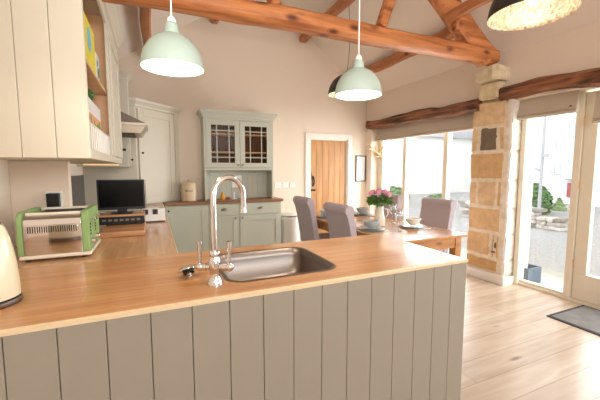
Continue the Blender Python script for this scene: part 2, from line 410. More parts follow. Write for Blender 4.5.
mb = MB()
mb.plate([(XL - 0.2, 0), (XG + 0.3, 0), (XG + 0.3, zR(XG + 0.3)), (RX, RZ), (XL - 0.2, zL(XL - 0.2))], [[(0.6, 0.8), (2.6, 0.8), (2.6, 2.0), (0.6, 2.0)], [(0.2, 2.1), (3.4, 2.1), (3.4, 2.95), (2.4, 3.3), (1.2, 3.3), (0.2, 2.9)]], 'y', YB - 0.2, YB)  # unseen rear openings added to let light into the room
struct(build('wall_front', mb, M_wall))
# ---- stone pier between the bays
pier = MB()
def addcol(verts, c): 
    pier.bm.verts.index_update()
    while len(pier.cols) < len(pier.bm.verts): pier.cols.append(c)
def stone(x0, y0, z0, x1, y1, z1, col, rough=0.006, rec=pier):
    r = bmesh.ops.create_grid(rec.bm, x_segments=1, y_segments=1, size=1); 
    bmesh.ops.delete(rec.bm, geom=r['verts'], context='VERTS')
    b2 = bmesh.new(); bmesh.ops.create_cube(b2, size=1)
    for v in b2.verts: v.co = Vector(((x0 + x1) / 2 + v.co.x * (x1 - x0), (y0 + y1) / 2 + v.co.y * (y1 - y0), (z0 + z1) / 2 + v.co.z * (z1 - z0)))
    bmesh.ops.bevel(b2, geom=b2.edges[:], offset=0.012, segments=2, affect='EDGES')
    bmesh.ops.subdivide_edges(b2, edges=[e for e in b2.edges if e.calc_length() > 0.06], cuts=4, use_grid_fill=True)
    for v in b2.verts:
        nv = Vector((noise.noise(v.co * 9), noise.noise(v.co * 9 + Vector((5, 5, 5))), noise.noise(v.co * 9 + Vector((9, 1, 4)))))
        v.co += nv * rough * 2
    me = bpy.data.meshes.new('tmp'); b2.to_mesh(me); b2.free()
    rec.bm.from_mesh(me); bpy.data.meshes.remove(me)
    rec.bm.verts.index_update()
    while len(rec.cols) < len(rec.bm.verts): rec.cols.append(col)
ST = [hexc(226, 190, 142), hexc(220, 180, 130), hexc(230, 198, 156), hexc(212, 172, 120)]
MO = hexc(240, 226, 204); WH = hexc(238, 230, 220); DK = hexc(128, 112, 94)
stone(3.838, 2.575, 0.0, 4.12, 3.075, 2.2, MO, 0.002)
pz = [0.11, 0.295, 0.613, 0.928, 1.267, 1.616, 1.926, 2.24]
A0, A1 = 2.635, 3.085
rows = [[(A0, A1, 3)], [(A0, 2.68, 1), (2.69, 2.745, 1), (2.76, A1, 0)], [(A0, A1, 0)], [(A0, 2.70, 1), (2.715, 2.96, 2), (2.975, A1, 2)], [(A0, A1, 1)], [(A0, 2.71, 0), (2.725, 2.965, 9), (2.98, A1, 2)], [(A0, A1, 2)]]
for i, rw in enumerate(rows):
    for (a, b, k) in rw:
        stone(3.832 + random.uniform(-.004, .004), a + 0.006, pz[i] + 0.013, 4.0, b - 0.006, pz[i + 1] - 0.013, DK if k == 9 else ST[k])
    stone(3.838, 2.563, pz[i] + 0.004, 4.07, A0 - 0.008, pz[i + 1] - 0.004, WH, 0.004)   # whitewashed arris and reveal
stone(3.76, 2.70, 2.25, 3.95, 2.95, 2.44, hexc(228, 208, 172)); stone(3.665, 2.65, 2.45, 3.95, 2.95, 2.615, hexc(232, 216, 184), 0.012)
# little carved posy on the fourth stone and dark stones giving the shade of a hole low down
stone(3.826, 2.66, 0.42, 3.9, 2.70, 0.50, DK); stone(3.826, 2.675, 0.36, 3.9, 2.74, 0.40, DK)
struct(build('wall_pier', pier, M_stone))
mb = MB()
for k in range(5):
    a = R(-50 + 25 * k); mb.tube([(3.828, 2.835, 1.06), (3.822, 2.835 + math.sin(a) * 0.05, 1.06 + math.cos(a) * 0.07), (3.826, 2.835 + math.sin(a) * 0.085, 1.06 + math.cos(a) * 0.11)], [0.004, 0.007, 0.003], 6)
mb.tube([(3.828, 2.835, 0.98), (3.824, 2.835, 1.06)], 0.006, 6)
tag(build('carved_motif', mb, mat('carved_stone', hexc(228, 192, 146), 0.9), smooth=True, loc=(3.828, 2.835, 1.0)), 'small carved plant motif on a sandstone block of the pier', 'carving')
# skirtings
def skirt(name, pts):
    mb = MB()
    for (x0, y0, x1, y1) in pts: mb.box(x0, y0, 0.001, x1, y1, 0.105); mb.box(x0, y0, 0.001, x1, y1, 0.07)
    return struct(build(name, mb, M_white, bevel=0.004))
mb = MB(); mb.box(3.80, 2.535, 0.0, 3.83, 3.10, 0.10); mb.box(3.83, 2.535, 0.0, 4.05, 2.56, 0.10); mb.box(3.806, 2.541, 0.10, 3.83, 3.10, 0.115)
struct(build('baseboard_pier', mb, M_white, bevel=0.004))
mb = MB(); mb.box(1.93, YF - 0.02, 0, DX0 - 0.09, YF, 0.12); mb.box(DX1 + 0.09, YF - 0.02, 0, 4.0, YF, 0.12)
struct(build('baseboard_back', mb, M_white, bevel=0.004))

# ---- windows
def frame_bars(name, bars, glass, m=M_joinery):
    mb = MB()
    for b in bars: mb.box(*b)
    o = struct(build(name, mb, m, bevel=0.004))
    g = MB()
    for b in glass: g.box(*b)
    p = build('pane', g, M_pane, o)
    return o
ya = (5.32, 5.18); yb = (4.62, 4.54); yc = (3.73, 3.655); yd = (3.13, 3.07)
bars = []
for (a, b) in (ya, yb, yc, yd): bars.append((XG - 0.04, b, 0.03, XG + 0.05, a, 2.2))
for (a, b) in ((ya[1], yb[0]), (yb[1], yc[0]), (yc[1], yd[0])):
    bars.append((XG - 0.035, b, 0.03, XG + 0.04, a, 0.10)); bars.append((XG - 0.035, b, 2.1, XG + 0.04, a, 2.2))
bars.append((XG - 0.05, yd[1], 0.0, XG + 0.08, ya[0], 0.03))
frame_bars('window_1', bars, [(XG, yd[0], 0.1, XG + 0.006, ya[1], 2.1)])
bars = [(XG - 0.05, 2.50, 0.03, XG + 0.05, 2.58, 2.2), (XG - 0.05, 1.955, 0.03, XG + 0.06, 2.02, 2.2), (XG - 0.05, 1.955, 0.0, XG + 0.08, 2.58, 0.03),
        (XG - 0.03, 2.02, 0.03, XG + 0.03, 2.50, 0.06), (XG - 0.035, 2.02, 2.1, XG + 0.04, 2.5, 2.2), (XG - 0.075, 2.50, 0.0, XG - 0.05, 2.555, 2.2)]
frame_bars('window_2', bars, [(XG, 2.02, 0.06, XG + 0.006, 2.5, 2.1)])
# glazed double doors
def leaf(name, y0, y1, hinge):
    mb = MB(); z1 = 2.18
    mb.box(XG - 0.03, y0, 0.035, XG + 0.03, y1, 0.31); mb.box(XG - 0.03, y0, 2.06, XG + 0.03, y1, z1)
    mb.box(XG - 0.03, y1 - 0.115, 0.31, XG + 0.03, y1, 2.06); mb.box(XG - 0.03, y0, 0.31, XG + 0.03, y0 + 0.115, 2.06)
    o = struct(build(name, mb, M_joinery, bevel=0.005))
    build('pane', one(lambda b: b.box(XG, y0 + 0.115, 0.31, XG + 0.006, y1 - 0.115, 2.06)), M_pane, o)
    h = MB()
    for z in (0.36, 1.2, 1.85): h.cyl((XG - 0.04, hinge, z), (XG - 0.04, hinge, z + 0.09), 0.007, seg=8)
    build('hinge', h, mat('brass', (0.75, 0.55, 0.3, 1), 0.3, 1.0, noise_amt=0), o)
    return o
leaf('door_1', 1.10, 1.95, 1.95)
leaf('door_2', 0.25, 1.095, 0.25)
struct(build('trim_1', one(lambda b: (b.box(XG - 0.05, 0.17, 0, XG + 0.06, 0.245, 2.2), b.box(XG - 0.05, 0.245, 0.0, XG + 0.08, 1.955, 0.03), b.box(XG - 0.05, -0.6, 0.0, XG + 0.06, 0.17, 0.1))), M_joinery))
struct(build('trim_2', one(lambda b: b.box(XG - 0.05, -0.6, 0.1, XG + 0.06, -0.5, 2.2)), M_joinery))

# ---- interior oak plank door
mb = MB()
for (a, b) in ((DX0 - 0.10, DX0), (DX1, DX1 + 0.09)): mb.box(a, YF - 0.025, 0, b, YF + 0.0, DZ + 0.10)
mb.box(DX0, YF - 0.025, DZ, DX1, YF, DZ + 0.10)
for (a, b) in ((DX0, DX0 + 0.02), (DX1 - 0.02, DX1)): mb.box(a, YF, 0, b, YF + 0.15, DZ)
mb.box(DX0 + 0.02, YF, DZ - 0.02, DX1 - 0.02, YF + 0.15, DZ)
struct(build('trim_3', mb, M_white, bevel=0.006))
mb = MB(); nb = 6; ws = (DX1 - DX0 - 0.05) / nb
for i in range(nb): mb.box(DX0 + 0.025 + i * ws + 0.0015, YF + 0.03, 0.01, DX0 + 0.025 + (i + 1) * ws - 0.0015, YF + 0.065, DZ - 0.025)
mb.box(DX0 + 0.03, YF + 0.066, 0.02, DX1 - 0.03, YF + 0.085, DZ - 0.03)
d3 = struct(build('door_3', mb, M_door, bevel=0.004))
mb = MB(); hx = DX0 + 0.075
mb.box(hx - 0.012, YF + 0.022, 1.08, hx + 0.012, YF + 0.03, 1.28)
mb.tube([(hx, YF + 0.02, 1.10), (hx, YF - 0.02, 1.12), (hx + 0.004, YF - 0.03, 1.18), (hx, YF - 0.02, 1.24), (hx, YF + 0.02, 1.26)], 0.008, 8)
build('door_handle', mb, M_iron, d3, 'black iron pull handle', smooth='auto')
build('door_latch', one(lambda b: (b.box(hx - 0.045, YF + 0.018, 1.0, hx + 0.05, YF + 0.03, 1.03), b.ball((hx + 0.03, YF + 0.012, 1.015), 0.014))), M_iron, d3, 'black iron thumb latch')

# ================================================================== ROOF TIMBERS
def timber(name, p0, p1, w, h, label, m, seed, **k):
    mb = beam_mb(p0, p1, w, h, seed, **k)
    return tag(build(name, mb, m, smooth='auto', loc=tuple(Vector(p0))), label, 'beam')
timber('tie_beam', (XL + 0.01, 2.75, 2.66), (3.70, 2.75, 2.705), 0.19, 0.155, 'long orange tie beam spanning the room and resting on the stone pier', M_beam, 1, seg=60)
timber('principal_rafter', (3.60, 2.75, 2.69), (RX + 0.12, 2.75, 3.95), 0.17, 0.26, 'thick dark sloping rafter rising from the stone pier end of the tie beam', M_beam, 5)
timber('principal_rafter', (-0.25, 2.75, 2.82), (RX - 0.12, 2.75, 4.05), 0.17, 0.22, 'sloping rafter on the cabinet side of the roof truss', M_beam, 6)
timber('truss_strut', (2.08, 2.75, 2.78), (2.33, 2.75, 3.38), 0.10, 0.10, 'short strut leaning right up from the tie beam', M_beam, 8)
timber('truss_strut', (1.00, 2.75, 2.77), (0.78, 2.75, 3.28), 0.10, 0.10, 'short strut leaning left up from the tie beam behind the first pendant cord', M_beam, 9)
timber('roof_purlin', (3.40, YF - 0.01, 3.05), (3.40, 2.86, 3.07), 0.13, 0.13, 'lower purlin along the window side of the roof, running to the back wall', M_beamy, 12)
timber('roof_purlin', (2.84, 2.63, 2.95), (2.84, 0.6, 2.97), 0.08, 0.10, 'purlin lapped over the dark rafter and running toward the black dome', M_beamy, 13)
timber('roof_purlin', (2.50, YF - 0.01, 3.68), (2.50, 0.5, 3.72), 0.13, 0.13, 'upper purlin on the window side ending in a pale patch on the back wall', M_beamy, 14)
timber('roof_purlin', (0.97, YF - 0.01, 3.74), (0.97, 0.5, 3.72), 0.13, 0.13, 'upper purlin on the cabinet side of the ridge', M_beamy, 15)
timber('roof_purlin', (0.0, YF - 0.01, 3.06), (-0.01, 0.6, 3.06), 0.11, 0.13, 'lower purlin above the corner cupboard beside the first sage pendant', M_beamy, 16, wob=0.006)
mb = MB(); mb.box(2.90, 2.57, 2.83, 2.94, 2.65, 2.97)
tag(build('oak_cleat', mb, M_beam, loc=(3.0, 2.6, 2.9), bevel=0.008), 'small wooden peg cleat where purlin crosses the dark rafter', 'beam')
# lintels
tag(build('window_lintel', beam_mb((3.83, 5.33, 2.245), (3.86, 2.99, 2.205), 0.17, 0.16, 21, seg=60, wob=0.034), M_lintel, smooth='auto', loc=(3.85, 4.2, 2.2)), 'rough dark timber lintel over the wide dining window left of the pier', 'beam')
tag(build('window_lintel', beam_mb((3.86, 2.70, 2.285), (3.83, -0.4, 2.22), 0.17, 0.16, 23, seg=70, wob=0.034), M_lintel, smooth='auto', loc=(3.85, 1.2, 2.2)), 'rough dark timber lintel over the garden doors right of the pier', 'beam')

# blinds
def blind(y0, y1, z0, z1, x, label):
    o = thing('roman_blind', label, 'blind', (x, (y0 + y1) / 2, z1), 'raised taupe roman blinds')
    prof = [(x + 0.02, z1), (x - 0.01, z1), (x - 0.035, z0 + 0.085), (x - 0.045, z0 + 0.03), (x - 0.03, z0 + 0.022), (x - 0.05, z0 + 0.012), (x - 0.045, z0 - 0.012), (x - 0.01, z0 - 0.015), (x + 0.02, z0 + 0.03)]
    mb = MB(); mb.prism([(p[0], p[1]) for p in prof], 'y', y0, y1)
    build('blind_fabric', mb, M_blind, o, bevel=0.006)
    build('hem_bar', one(lambda b: b.box(x - 0.052, y0 + 0.004, z0 + 0.03, x - 0.046, y1 - 0.004, z0 + 0.04)), M_blind, o)
    build('cord_ring', one(lambda b: b.cyl((x - 0.055, y0 + 0.05, z0 + 0.055), (x - 0.045, y0 + 0.05, z0 + 0.055), 0.008, seg=10)), M_iron, o)
blind(3.09, 5.28, 1.95, 2.19, 3.99, 'long taupe roman blind over the dining window')
blind(1.97, 2.57, 1.99, 2.20, 3.97, 'short taupe roman blind over the fixed pane beside the stone pier')
blind(0.3, 1.83, 1.86, 2.15, 3.97, 'taupe roman blind over the garden door at the right edge')

# ================================================================== KITCHEN: PENINSULA
PX0, PX1, PY0, PY1 = XL, 1.525, 1.215, 1.985
mb = MB()
sink_o = rrect(0.27, 1.345, 0.83, 1.865, 0.09)
mb.plate([(PX0 + 0.001, PY0 + 0.021), (PX1, PY0 + 0.021), (PX1, PY1), (PX0 + 0.001, PY1)], [rrect(0.282, 1.357, 0.818, 1.853, 0.08)], 'z', 0.885, 0.92)
wt = tag(build('peninsula_worktop', mb, M_work, loc=(0.4, 1.6, 0.9)), 'orange oak worktop of the peninsula holding the sink and tap', 'worktop')
wt.data.materials[0] = M_work
build('lit_edge', one(lambda b: b.box(PX0 + 0.001, PY0 - 0.002, 0.9065, PX1 + 0.002, PY0 + 0.0205, 0.92)), M_edge, wt, 'front edge with its light in the colour')
pen = thing('peninsula_cabinet', 'sage panelled back of the peninsula unit below the oak worktop', 'cabinet', (0.4, 1.6, 0))
bx = [-0.797, -0.695, -0.561, -0.428, -0.294, -0.159, -0.025, 0.112, 0.249, 0.383, 0.514, 0.646, 0.775, 0.904, 1.034, 1.164, 1.288, 1.408, 1.522]
for a, b in zip(bx[:-1], bx[1:]):
    build('panel_board', one(lambda q: q.box(a + 0.0012, 1.2165, 0.002, b - 0.0012, 1.234, 0.906)), M_panel, pen, bevel=0.002)
mb = MB(); mb.box(PX0 + 0.003, 1.237, 0.002, 0.10, 1.30, 0.884); mb.box(0.10, 1.237, 0.002, PX1 - 0.02, 1.28, 0.884)
mb.box(PX1 - 0.022, 1.28, 0.002, PX1 - 0.004, 1.97, 0.884); mb.box(0.10, 1.945, 0.10, PX1 - 0.022, 1.965, 0.884); mb.box(0.1, 1.28, 0.08, PX1 - 0.022, 1.945, 0.1)
build('carcass', mb, M_panel, pen)
# sink
sk = thing('kitchen_sink', 'brushed steel inset sink in the peninsula worktop', 'sink', (0.57, 1.6, 0.92))
mb = MB()
loops = []
for (inset, z, r) in ((0.0, 0.9215, 0.09), (0.008, 0.9235, 0.085), (0.02, 0.920, 0.075), (0.028, 0.88, 0.07), (0.04, 0.78, 0.07), (0.075, 0.755, 0.06), (0.2, 0.75, 0.03)):
    loops.append([mb.bm.verts.new((x, y, z)) for x, y in rrect(0.27 + inset, 1.345 + inset, 0.83 - inset, 1.865 - inset, r)])
for A, B in zip(loops[:-1], loops[1:]):
    for i in range(len(A)): mb.bm.faces.new((A[i], A[(i + 1) % len(A)], B[(i + 1) % len(A)], B[i]))
mb.bm.faces.new(loops[-1])
build('sink_bowl', mb, M_steel, sk, smooth=True)
build('drain', one(lambda b: (b.lathe([(0, 0.004), (0.03, 0.004), (0.042, 0.006), (0.045, 0.001)], (0.55, 1.6, 0.751), 24), b.cyl((0.55, 1.6, 0.754), (0.55, 1.6, 0.760), 0.012))), M_chrome, sk, 'chrome drain', smooth='auto')
# tap
fx, fy = 0.222, 1.375
tp = thing('bridge_tap', 'tall chrome swan neck mixer tap beside the sink', 'tap', (fx, fy, 0.92))
mb = MB(); mb.lathe([(0.0, 0), (0.034, 0), (0.034, 0.006), (0.028, 0.018), (0.022, 0.036), (0.020, 0.055), (0.024, 0.062), (0.0245, 0.098), (0.021, 0.108), (0.018, 0.118), (0.021, 0.124), (0.021, 0.138), (0.0165, 0.144), (0, 0.144)], (fx, fy, 0.92), 28)
build('tap_body', mb, M_chrome, tp, smooth='auto')
dv = Vector((0.935, 0.35, 0)).normalized(); pts = [Vector((fx, fy, 0.92 + h)) for h in (0.14, 0.2, 0.26, 0.31, 0.355)]
rad = 0.074; c = Vector((fx, fy, 1.285)) + dv * rad
for i in range(1, 16):
    a = R(180 - 12 * i); pts.append(c + dv * (rad * math.cos(a)) + Vector((0, 0, rad * 1.1 * math.sin(a))))
e = c + dv * rad; pts += [e + Vector((0, 0, -0.03)), e + Vector((0.0, 0, -0.055))]
mb = MB(); mb.tube(pts, 0.0125, 16); build('spout', mb, M_chrome, tp, smooth='auto')
build('aerator', one(lambda b: b.cyl(e + Vector((0, 0, -0.075)), e + Vector((0, 0, -0.05)), 0.0145, 0.013, 18)), M_chrome, tp, smooth='auto')
cd = Vector((0.90, -0.43, 0)).normalized(); cz = 0.92 + 0.075
for s in (-1, 1):
    q = Vector((fx, fy, cz)) + cd * 0.062 * s
    mb = MB(); mb.cyl((fx, fy, cz), q, 0.014, 0.012, 16); mb.cyl(Vector((fx, fy, cz)) + cd * 0.035 * s, Vector((fx, fy, cz)) + cd * 0.05 * s, 0.0165, seg=16); mb.ball(q, 0.019, sub=3)
    a = build('valve_arm', mb, M_chrome, tp, smooth='auto')
    mb = MB(); mb.cyl(q + Vector((0, 0, 0.01)), q + Vector((0, 0, 0.095)), 0.0065, 0.009, 14); mb.cyl(q + Vector((0, 0, 0.095)), q + Vector((0, 0, 0.108)), 0.0105, seg=16)
    build('tap_lever', mb, M_chrome, tp, smooth='auto')
# strainer plug
st = thing('sink_strainer', 'chrome sink strainer plug lying tilted on the worktop left of the tap', 'sink plug', (0.125, 1.53, 0.92))
mt = Matrix.Translation((0.128, 1.53, 0.958)) @ Matrix.Rotation(R(-10), 4, 'Y') @ Matrix.Rotation(R(-24), 4, 'X')
build('strainer_rim', one(lambda b: (b.lathe([(0.0, 0.008), (0.022, 0.010), (0.034, 0.004), (0.043, -0.004), (0.044, -0.008), (0.032, -0.004), (0.0, 0.0)], (0, 0, 0), 28), b.xf(mt))), M_chrome, st, smooth='auto')
mb = MB(); mb.lathe([(0, -0.004), (0.027, -0.006), (0.024, -0.018), (0.0, -0.02)], (0, 0, 0), 20)
for k in range(8):
    a = k * math.pi / 4; mb.cyl((0.014 * math.cos(a), 0.014 * math.sin(a), -0.018), (0.024 * math.cos(a), 0.024 * math.sin(a), -0.026), 0.005, 0.003, 8)
build('rubber_seal', mb.xf(mt), M_dark, st, 'dark rubber petals')
build('knob', one(lambda b: (b.cyl((0, 0, -0.018), (0, 0, -0.036), 0.005, seg=10), b.ball((0, 0, -0.038), 0.008), b.xf(mt))), M_chrome, st, smooth='auto')

# ---- left run
LX = 0.115
mb = MB(); mb.prism([(XL + 0.002, PY1 + 0.001), (LX, PY1 + 0.001), (LX, YF - 0.001), (XL + 0.002, YF - 0.001)], 'z', 0.885, 0.92)
o = tag(build('side_worktop', mb, M_worky, loc=(-0.3, 3.6, 0.9), bevel=0.002), 'oak worktop running along the left wall from the peninsula to the corner cupboard', 'worktop')
build('lit_edge', one(lambda b: b.box(LX, PY1 + 0.005, 0.89, LX + 0.003, 5.03, 0.919)), M_edge, o, 'worktop edge with its light in the colour')
def shaker_door(par, x0, x1, z0, z1, y, m, name='cabinet_door', st=0.075, pane=False, t=0.02, face=-1, knob=None, cup=None):
    """door in the XZ plane, its front at y"""
    mb = MB()
    mb.box(x0, y, z0, x0 + st, y + t, z1); mb.box(x1 - st, y, z0, x1, y + t, z1)
    mb.box(x0 + st, y, z1 - st, x1 - st, y + t, z1); mb.box(x0 + st, y, z0, x1 - st, y + t, z0 + st)
    if not pane: mb.box(x0 + st - 0.004, y + 0.009, z0 + st - 0.004, x1 - st + 0.004, y + t - 0.002, z1 - st + 0.004)
    return build(name, mb, m, par, bevel=0.002)
lb = thing('base_cabinet', 'sage base cupboards under the left wall worktop', 'cabinet', (-0.3, 3.6, 0))
mb = MB(); mb.box(XL + 0.003, PY1 + 0.02, 0.1, LX - 0.04, YF - 0.01, 0.884); mb.box(XL + 0.003, PY1 + 0.02, 0.002, LX - 0.09, YF - 0.01, 0.1)
build('carcass', mb, M_sage, lb)
for i in range(5):
    y0 = 2.03 + i * 0.59
    mb = MB(); mb.box(LX - 0.04, y0, 0.12, LX - 0.02, y0 + 0.075, 0.87); mb.box(LX - 0.04, y0 + 0.5, 0.12, LX - 0.02, y0 + 0.575, 0.87); mb.box(LX - 0.04, y0 + 0.075, 0.12, LX - 0.02, y0 + 0.5, 0.195); mb.box(LX - 0.04, y0 + 0.075, 0.795, LX - 0.02, y0 + 0.5, 0.87); mb.box(LX - 0.04, y0 + 0.07, 0.19, LX - 0.03, y0 + 0.505, 0.8)
    dd = build('cabinet_door', mb, M_sage, lb, bevel=0.002)
    build('door_knob', one(lambda b: b.ball((LX - 0.005, y0 + 0.54, 0.80), 0.013)), M_iron, dd, smooth=True)

# ---- far run with dresser
CY = 5.06
mb = MB(); mb.box(LX + 0.001 + 0.02, CY - 0.02, 0.88, 1.945, YF - 0.001, 0.92)
tag(build('dresser_worktop', mb, M_workd, loc=(1.0, 5.3, 0.9), bevel=0.004), 'darker oak worktop under the glazed dresser at the back wall', 'worktop')
fb = thing('base_cabinet', 'sage base cupboards and drawers below the glazed dresser', 'cabinet', (1.0, 5.3, 0))
mb = MB(); mb.box(0.135, CY + 0.02, 0.1, 1.92, YF - 0.002, 0.879); mb.box(0.135, CY + 0.07, 0.002, 1.90, YF - 0.002, 0.1)
build('carcass', mb, M_sage, fb, bevel=0.002)
def cup_handle(par, x, z, y):
    mb = MB(); n = 8
    pts = [(x - 0.035 + 0.07 * i / n, y - 0.02 * math.sin(math.pi * i / n) - 0.002, z) for i in range(n + 1)]
    mb.lathe([(0.0, 0.018), (0.02, 0.014), (0.03, 0.004), (0.034, -0.006), (0.03, -0.006), (0.0, 0.012)], (0, 0, 0), 20)
    bmesh.ops.bisect_plane(mb.bm, geom=mb.bm.verts[:] + mb.bm.edges[:] + mb.bm.faces[:], plane_co=(0, 0, 0), plane_no=(0, 1, 0), clear_outer=True)
    mb.xf(Matrix.Translation((x, y, z)) @ Matrix.Diagonal((1.5, 1.3, 1.5, 1))); build('cup_handle', mb, M_pewter, par, smooth=True)
d = shaker_door(fb, 0.155, 0.735, 0.12, 0.865, CY, M_sage, st=0.085)
build('door_knob', one(lambda b: b.ball((0.19, CY - 0.012, 0.80), 0.014)), M_iron, d, smooth=True)
for (a, b, kx) in ((0.76, 1.20, 1.155), (1.225, 1.90, 1.265)):
    dr = build('drawer_front', one(lambda q: q.box(a, CY, 0.695, b, CY + 0.02, 0.865)), M_sage, fb, bevel=0.003)
    cup_handle(dr, (a + b) / 2, 0.785, CY)
    d = shaker_door(fb, a, b, 0.12, 0.68, CY, M_sage, st=0.085)
    build('door_knob', one(lambda q: (q.ball((kx, CY - 0.016, 0.645), 0.018), q.cyl((kx, CY, 0.645), (kx, CY - 0.012, 0.645), 0.006, seg=10))), M_pewter, d, smooth=True)
# dresser top
ds = thing('glazed_dresser', 'sage dresser with two glazed doors standing on the back worktop', 'dresser', (1.28, 5.35, 0.92))
DA, DB, DYF = 0.725, 1.835, 5.21
mb = MB()
mb.box(DA, DYF + 0.02, 0.921, DA + 0.025, YF - 0.003, 2.19); mb.box(DB - 0.025, DYF + 0.02, 0.921, DB, YF - 0.003, 2.19)
mb.box(DA + 0.025, DYF + 0.02, 2.16, DB - 0.025, YF - 0.003, 2.19); mb.box(DA + 0.025, DYF + 0.02, 1.385, DB - 0.025, YF - 0.02, 1.405)
build('carcass', mb, M_sage, ds, bevel=0.002)
mb = MB()
for i in range(12):
    a = DA + 0.025 + i * (DB - DA - 0.05) / 12; mb.box(a + 0.001, YF - 0.018, 0.921, a + (DB - DA - 0.05) / 12 - 0.001, YF - 0.004, 1.384)
build('back_panel', mb, M_sage, ds, bevel=0.002)
build('cupboard_back', one(lambda b: b.box(DA + 0.025, YF - 0.018, 1.406, DB - 0.025, YF - 0.004, 2.159)), mat('brown_lining', hexc(120, 84, 66), 0.7), ds, 'brown lining')
mb = MB()
mb.box(DA, DYF, 1.385, DB, DYF + 0.02, 1.42); mb.box(DA, DYF, 1.42, DA + 0.03, DYF + 0.02, 2.19); mb.box(DB - 0.03, DYF, 1.42, DB, DYF + 0.02, 2.19); mb.box(DA + 0.03, DYF, 2.165, DB - 0.03, DYF + 0.02, 2.19)
mb.box(DA, DYF, 0.921, DA + 0.028, DYF + 0.02, 1.385); mb.box(DB - 0.028, DYF, 0.921, DB, DYF + 0.02, 1.385)
build('face_frame', mb, M_sage, ds, bevel=0.002)
for z in (1.66, 1.94): build('shelf', one(lambda b: b.box(DA + 0.026, DYF + 0.03, z, DB - 0.026, YF - 0.02, z + 0.02)), M_cabwood, ds, 'oak shelf')
mb = MB(); cp = [(0, 2.19), (0.03, 2.19), (0.015, 2.20), (0.03, 2.235), (0.07, 2.27), (0.075, 2.30), (0, 2.30)]
# crown moulding, mitred round the front and sides
prof = [(0.0, 2.19), (0.012, 2.195), (0.02, 2.225), (0.055, 2.265), (0.06, 2.295), (-0.02, 2.295)]
path = [(DA, YF - 0.004, (-1, 0)), (DA, DYF, (-1, -1)), (DB, DYF, (1, -1)), (DB, YF - 0.004, (1, 0))]
def crown(prof, path, mm, par, bev=0.0):
    mb = MB(); rings = []
    for (x, y, dr) in path: rings.append([mb.bm.verts.new((x + dr[0] * o_, y + dr[1] * o_, z_)) for o_, z_ in prof])
    for A, B in zip(rings[:-1], rings[1:]):
        for i in range(len(prof)):
            j = (i + 1) % len(prof); mb.bm.faces.new((A[i], A[j], B[j], B[i]))
    mb.bm.faces.new(rings[0]); mb.bm.faces.new(rings[-1])
    return build('cornice', mb, mm, par)
crown(prof, path, M_sage, ds)
build('top_board', one(lambda b: b.box(DA + 0.005, DYF + 0.005, 2.191, DB - 0.005, YF - 0.004, 2.28)), M_sage, ds)
for (a, b, kx) in ((0.757, 1.277, 1.24), (1.283, 1.803, 1.32)):
    d = shaker_door(ds, a, b, 1.425, 2.16, DYF - 0.004, M_sage, pane=True, st=0.078)
    mb = MB(); xa, xb, za, zb = a + 0.078, b - 0.078, 1.503, 2.082
    for x in (xa + 0.088, xb - 0.088): mb.box(x - 0.007, DYF, za, x + 0.007, DYF + 0.012, zb)
    for z in (za + 0.085, zb - 0.085): mb.box(xa, DYF + 0.0005, z - 0.007, xb, DYF + 0.0115, z + 0.007)
    build('glazing_bars', mb, M_sage, d)
    build('pane', one(lambda q: q.box(xa, DYF + 0.005, za, xb, DYF + 0.008, zb)), M_cabpane, d)
    build('door_knob', one(lambda q: (q.ball((kx, DYF - 0.022, 1.47), 0.017), q.cyl((kx, DYF - 0.004, 1.47), (kx, DYF - 0.018, 1.47), 0.006, seg=10))), M_pewter, d, smooth=True)
# glasses inside the left cupboard
for i, (x, z) in enumerate(((0.90, 1.681), (0.98, 1.681), (1.07, 1.681), (1.15, 1.681), (0.95, 1.406), (1.05, 1.406), (1.15, 1.406))):
    g = MB(); g.lathe([(0.0, 0), (0.02, 0), (0.022, 0.09), (0.020, 0.09), (0.018, 0.006), (0, 0.006)], (x, 5.36, z), 14)
    tag(build('drinking_glass', g, M_cabpane, smooth=True, loc=(x, 5.36, z)), 'clear tumbler on the middle shelf of the left glazed door' if z > 1.5 else 'clear tumbler on the cupboard floor behind the left glazed door', 'glass', 'tumblers in the dresser middle shelf' if z > 1.5 else 'tumblers in the dresser floor')
# on the dresser worktop
cn = thing('bread_crock', 'cream lidded crock on the back worktop left of the dresser', 'crock', (0.50, 5.30, 0.92))
CC = (0.50, 5.30, 0.921)
mb = MB(); mb.lathe([(0, 0), (0.108, 0), (0.114, 0.006), (0.115, 0.235), (0.110, 0.245), (0, 0.245)], CC, 36); build('jar', mb, M_canister, cn, smooth='auto')
mb = MB(); mb.lathe([(0.0, 0.246), (0.114, 0.246), (0.117, 0.262), (0.10, 0.282), (0.04, 0.296), (0.0, 0.297)], CC, 36)
l_ = build('lid', mb, M_canister, cn, smooth='auto')
build('lid_knob', one(lambda b: b.lathe([(0, 0.297), (0.01, 0.297), (0.009, 0.307), (0.02, 0.315), (0.017, 0.33), (0, 0.334)], CC, 16)), M_canister, l_, smooth=True)
def text_mesh(name, body, size, mtx, m, parent=None, ext=0.0004, align='CENTER'):
    cu = bpy.data.curves.new(name, 'FONT'); cu.body = body; cu.size = size; cu.align_x = align; cu.align_y = 'CENTER'; cu.extrude = ext
    t = bpy.data.objects.new(name, cu); COL.objects.link(t)
    dg = bpy.context.evaluated_depsgraph_get(); me = bpy.data.meshes.new_from_object(t.evaluated_get(dg))
    COL.objects.unlink(t); bpy.data.objects.remove(t); bpy.data.curves.remove(cu)
    off = ORG[parent.name] if parent else Vector((0, 0, 0))
    me.transform(Matrix.Translation(-off) @ mtx)
    me.materials.append(m); o = bpy.data.objects.new(name, me); COL.objects.link(o)
    if parent: o.parent = parent; ORG[o.name] = off
    return o
text_mesh('lettering', 'Bread', 0.045, Matrix.Translation((0.488, 5.183, 1.08)) @ Matrix.Rotation(R(-7), 4, 'Z') @ Matrix.Rotation(R(90), 4, 'X'), M_frame, cn)
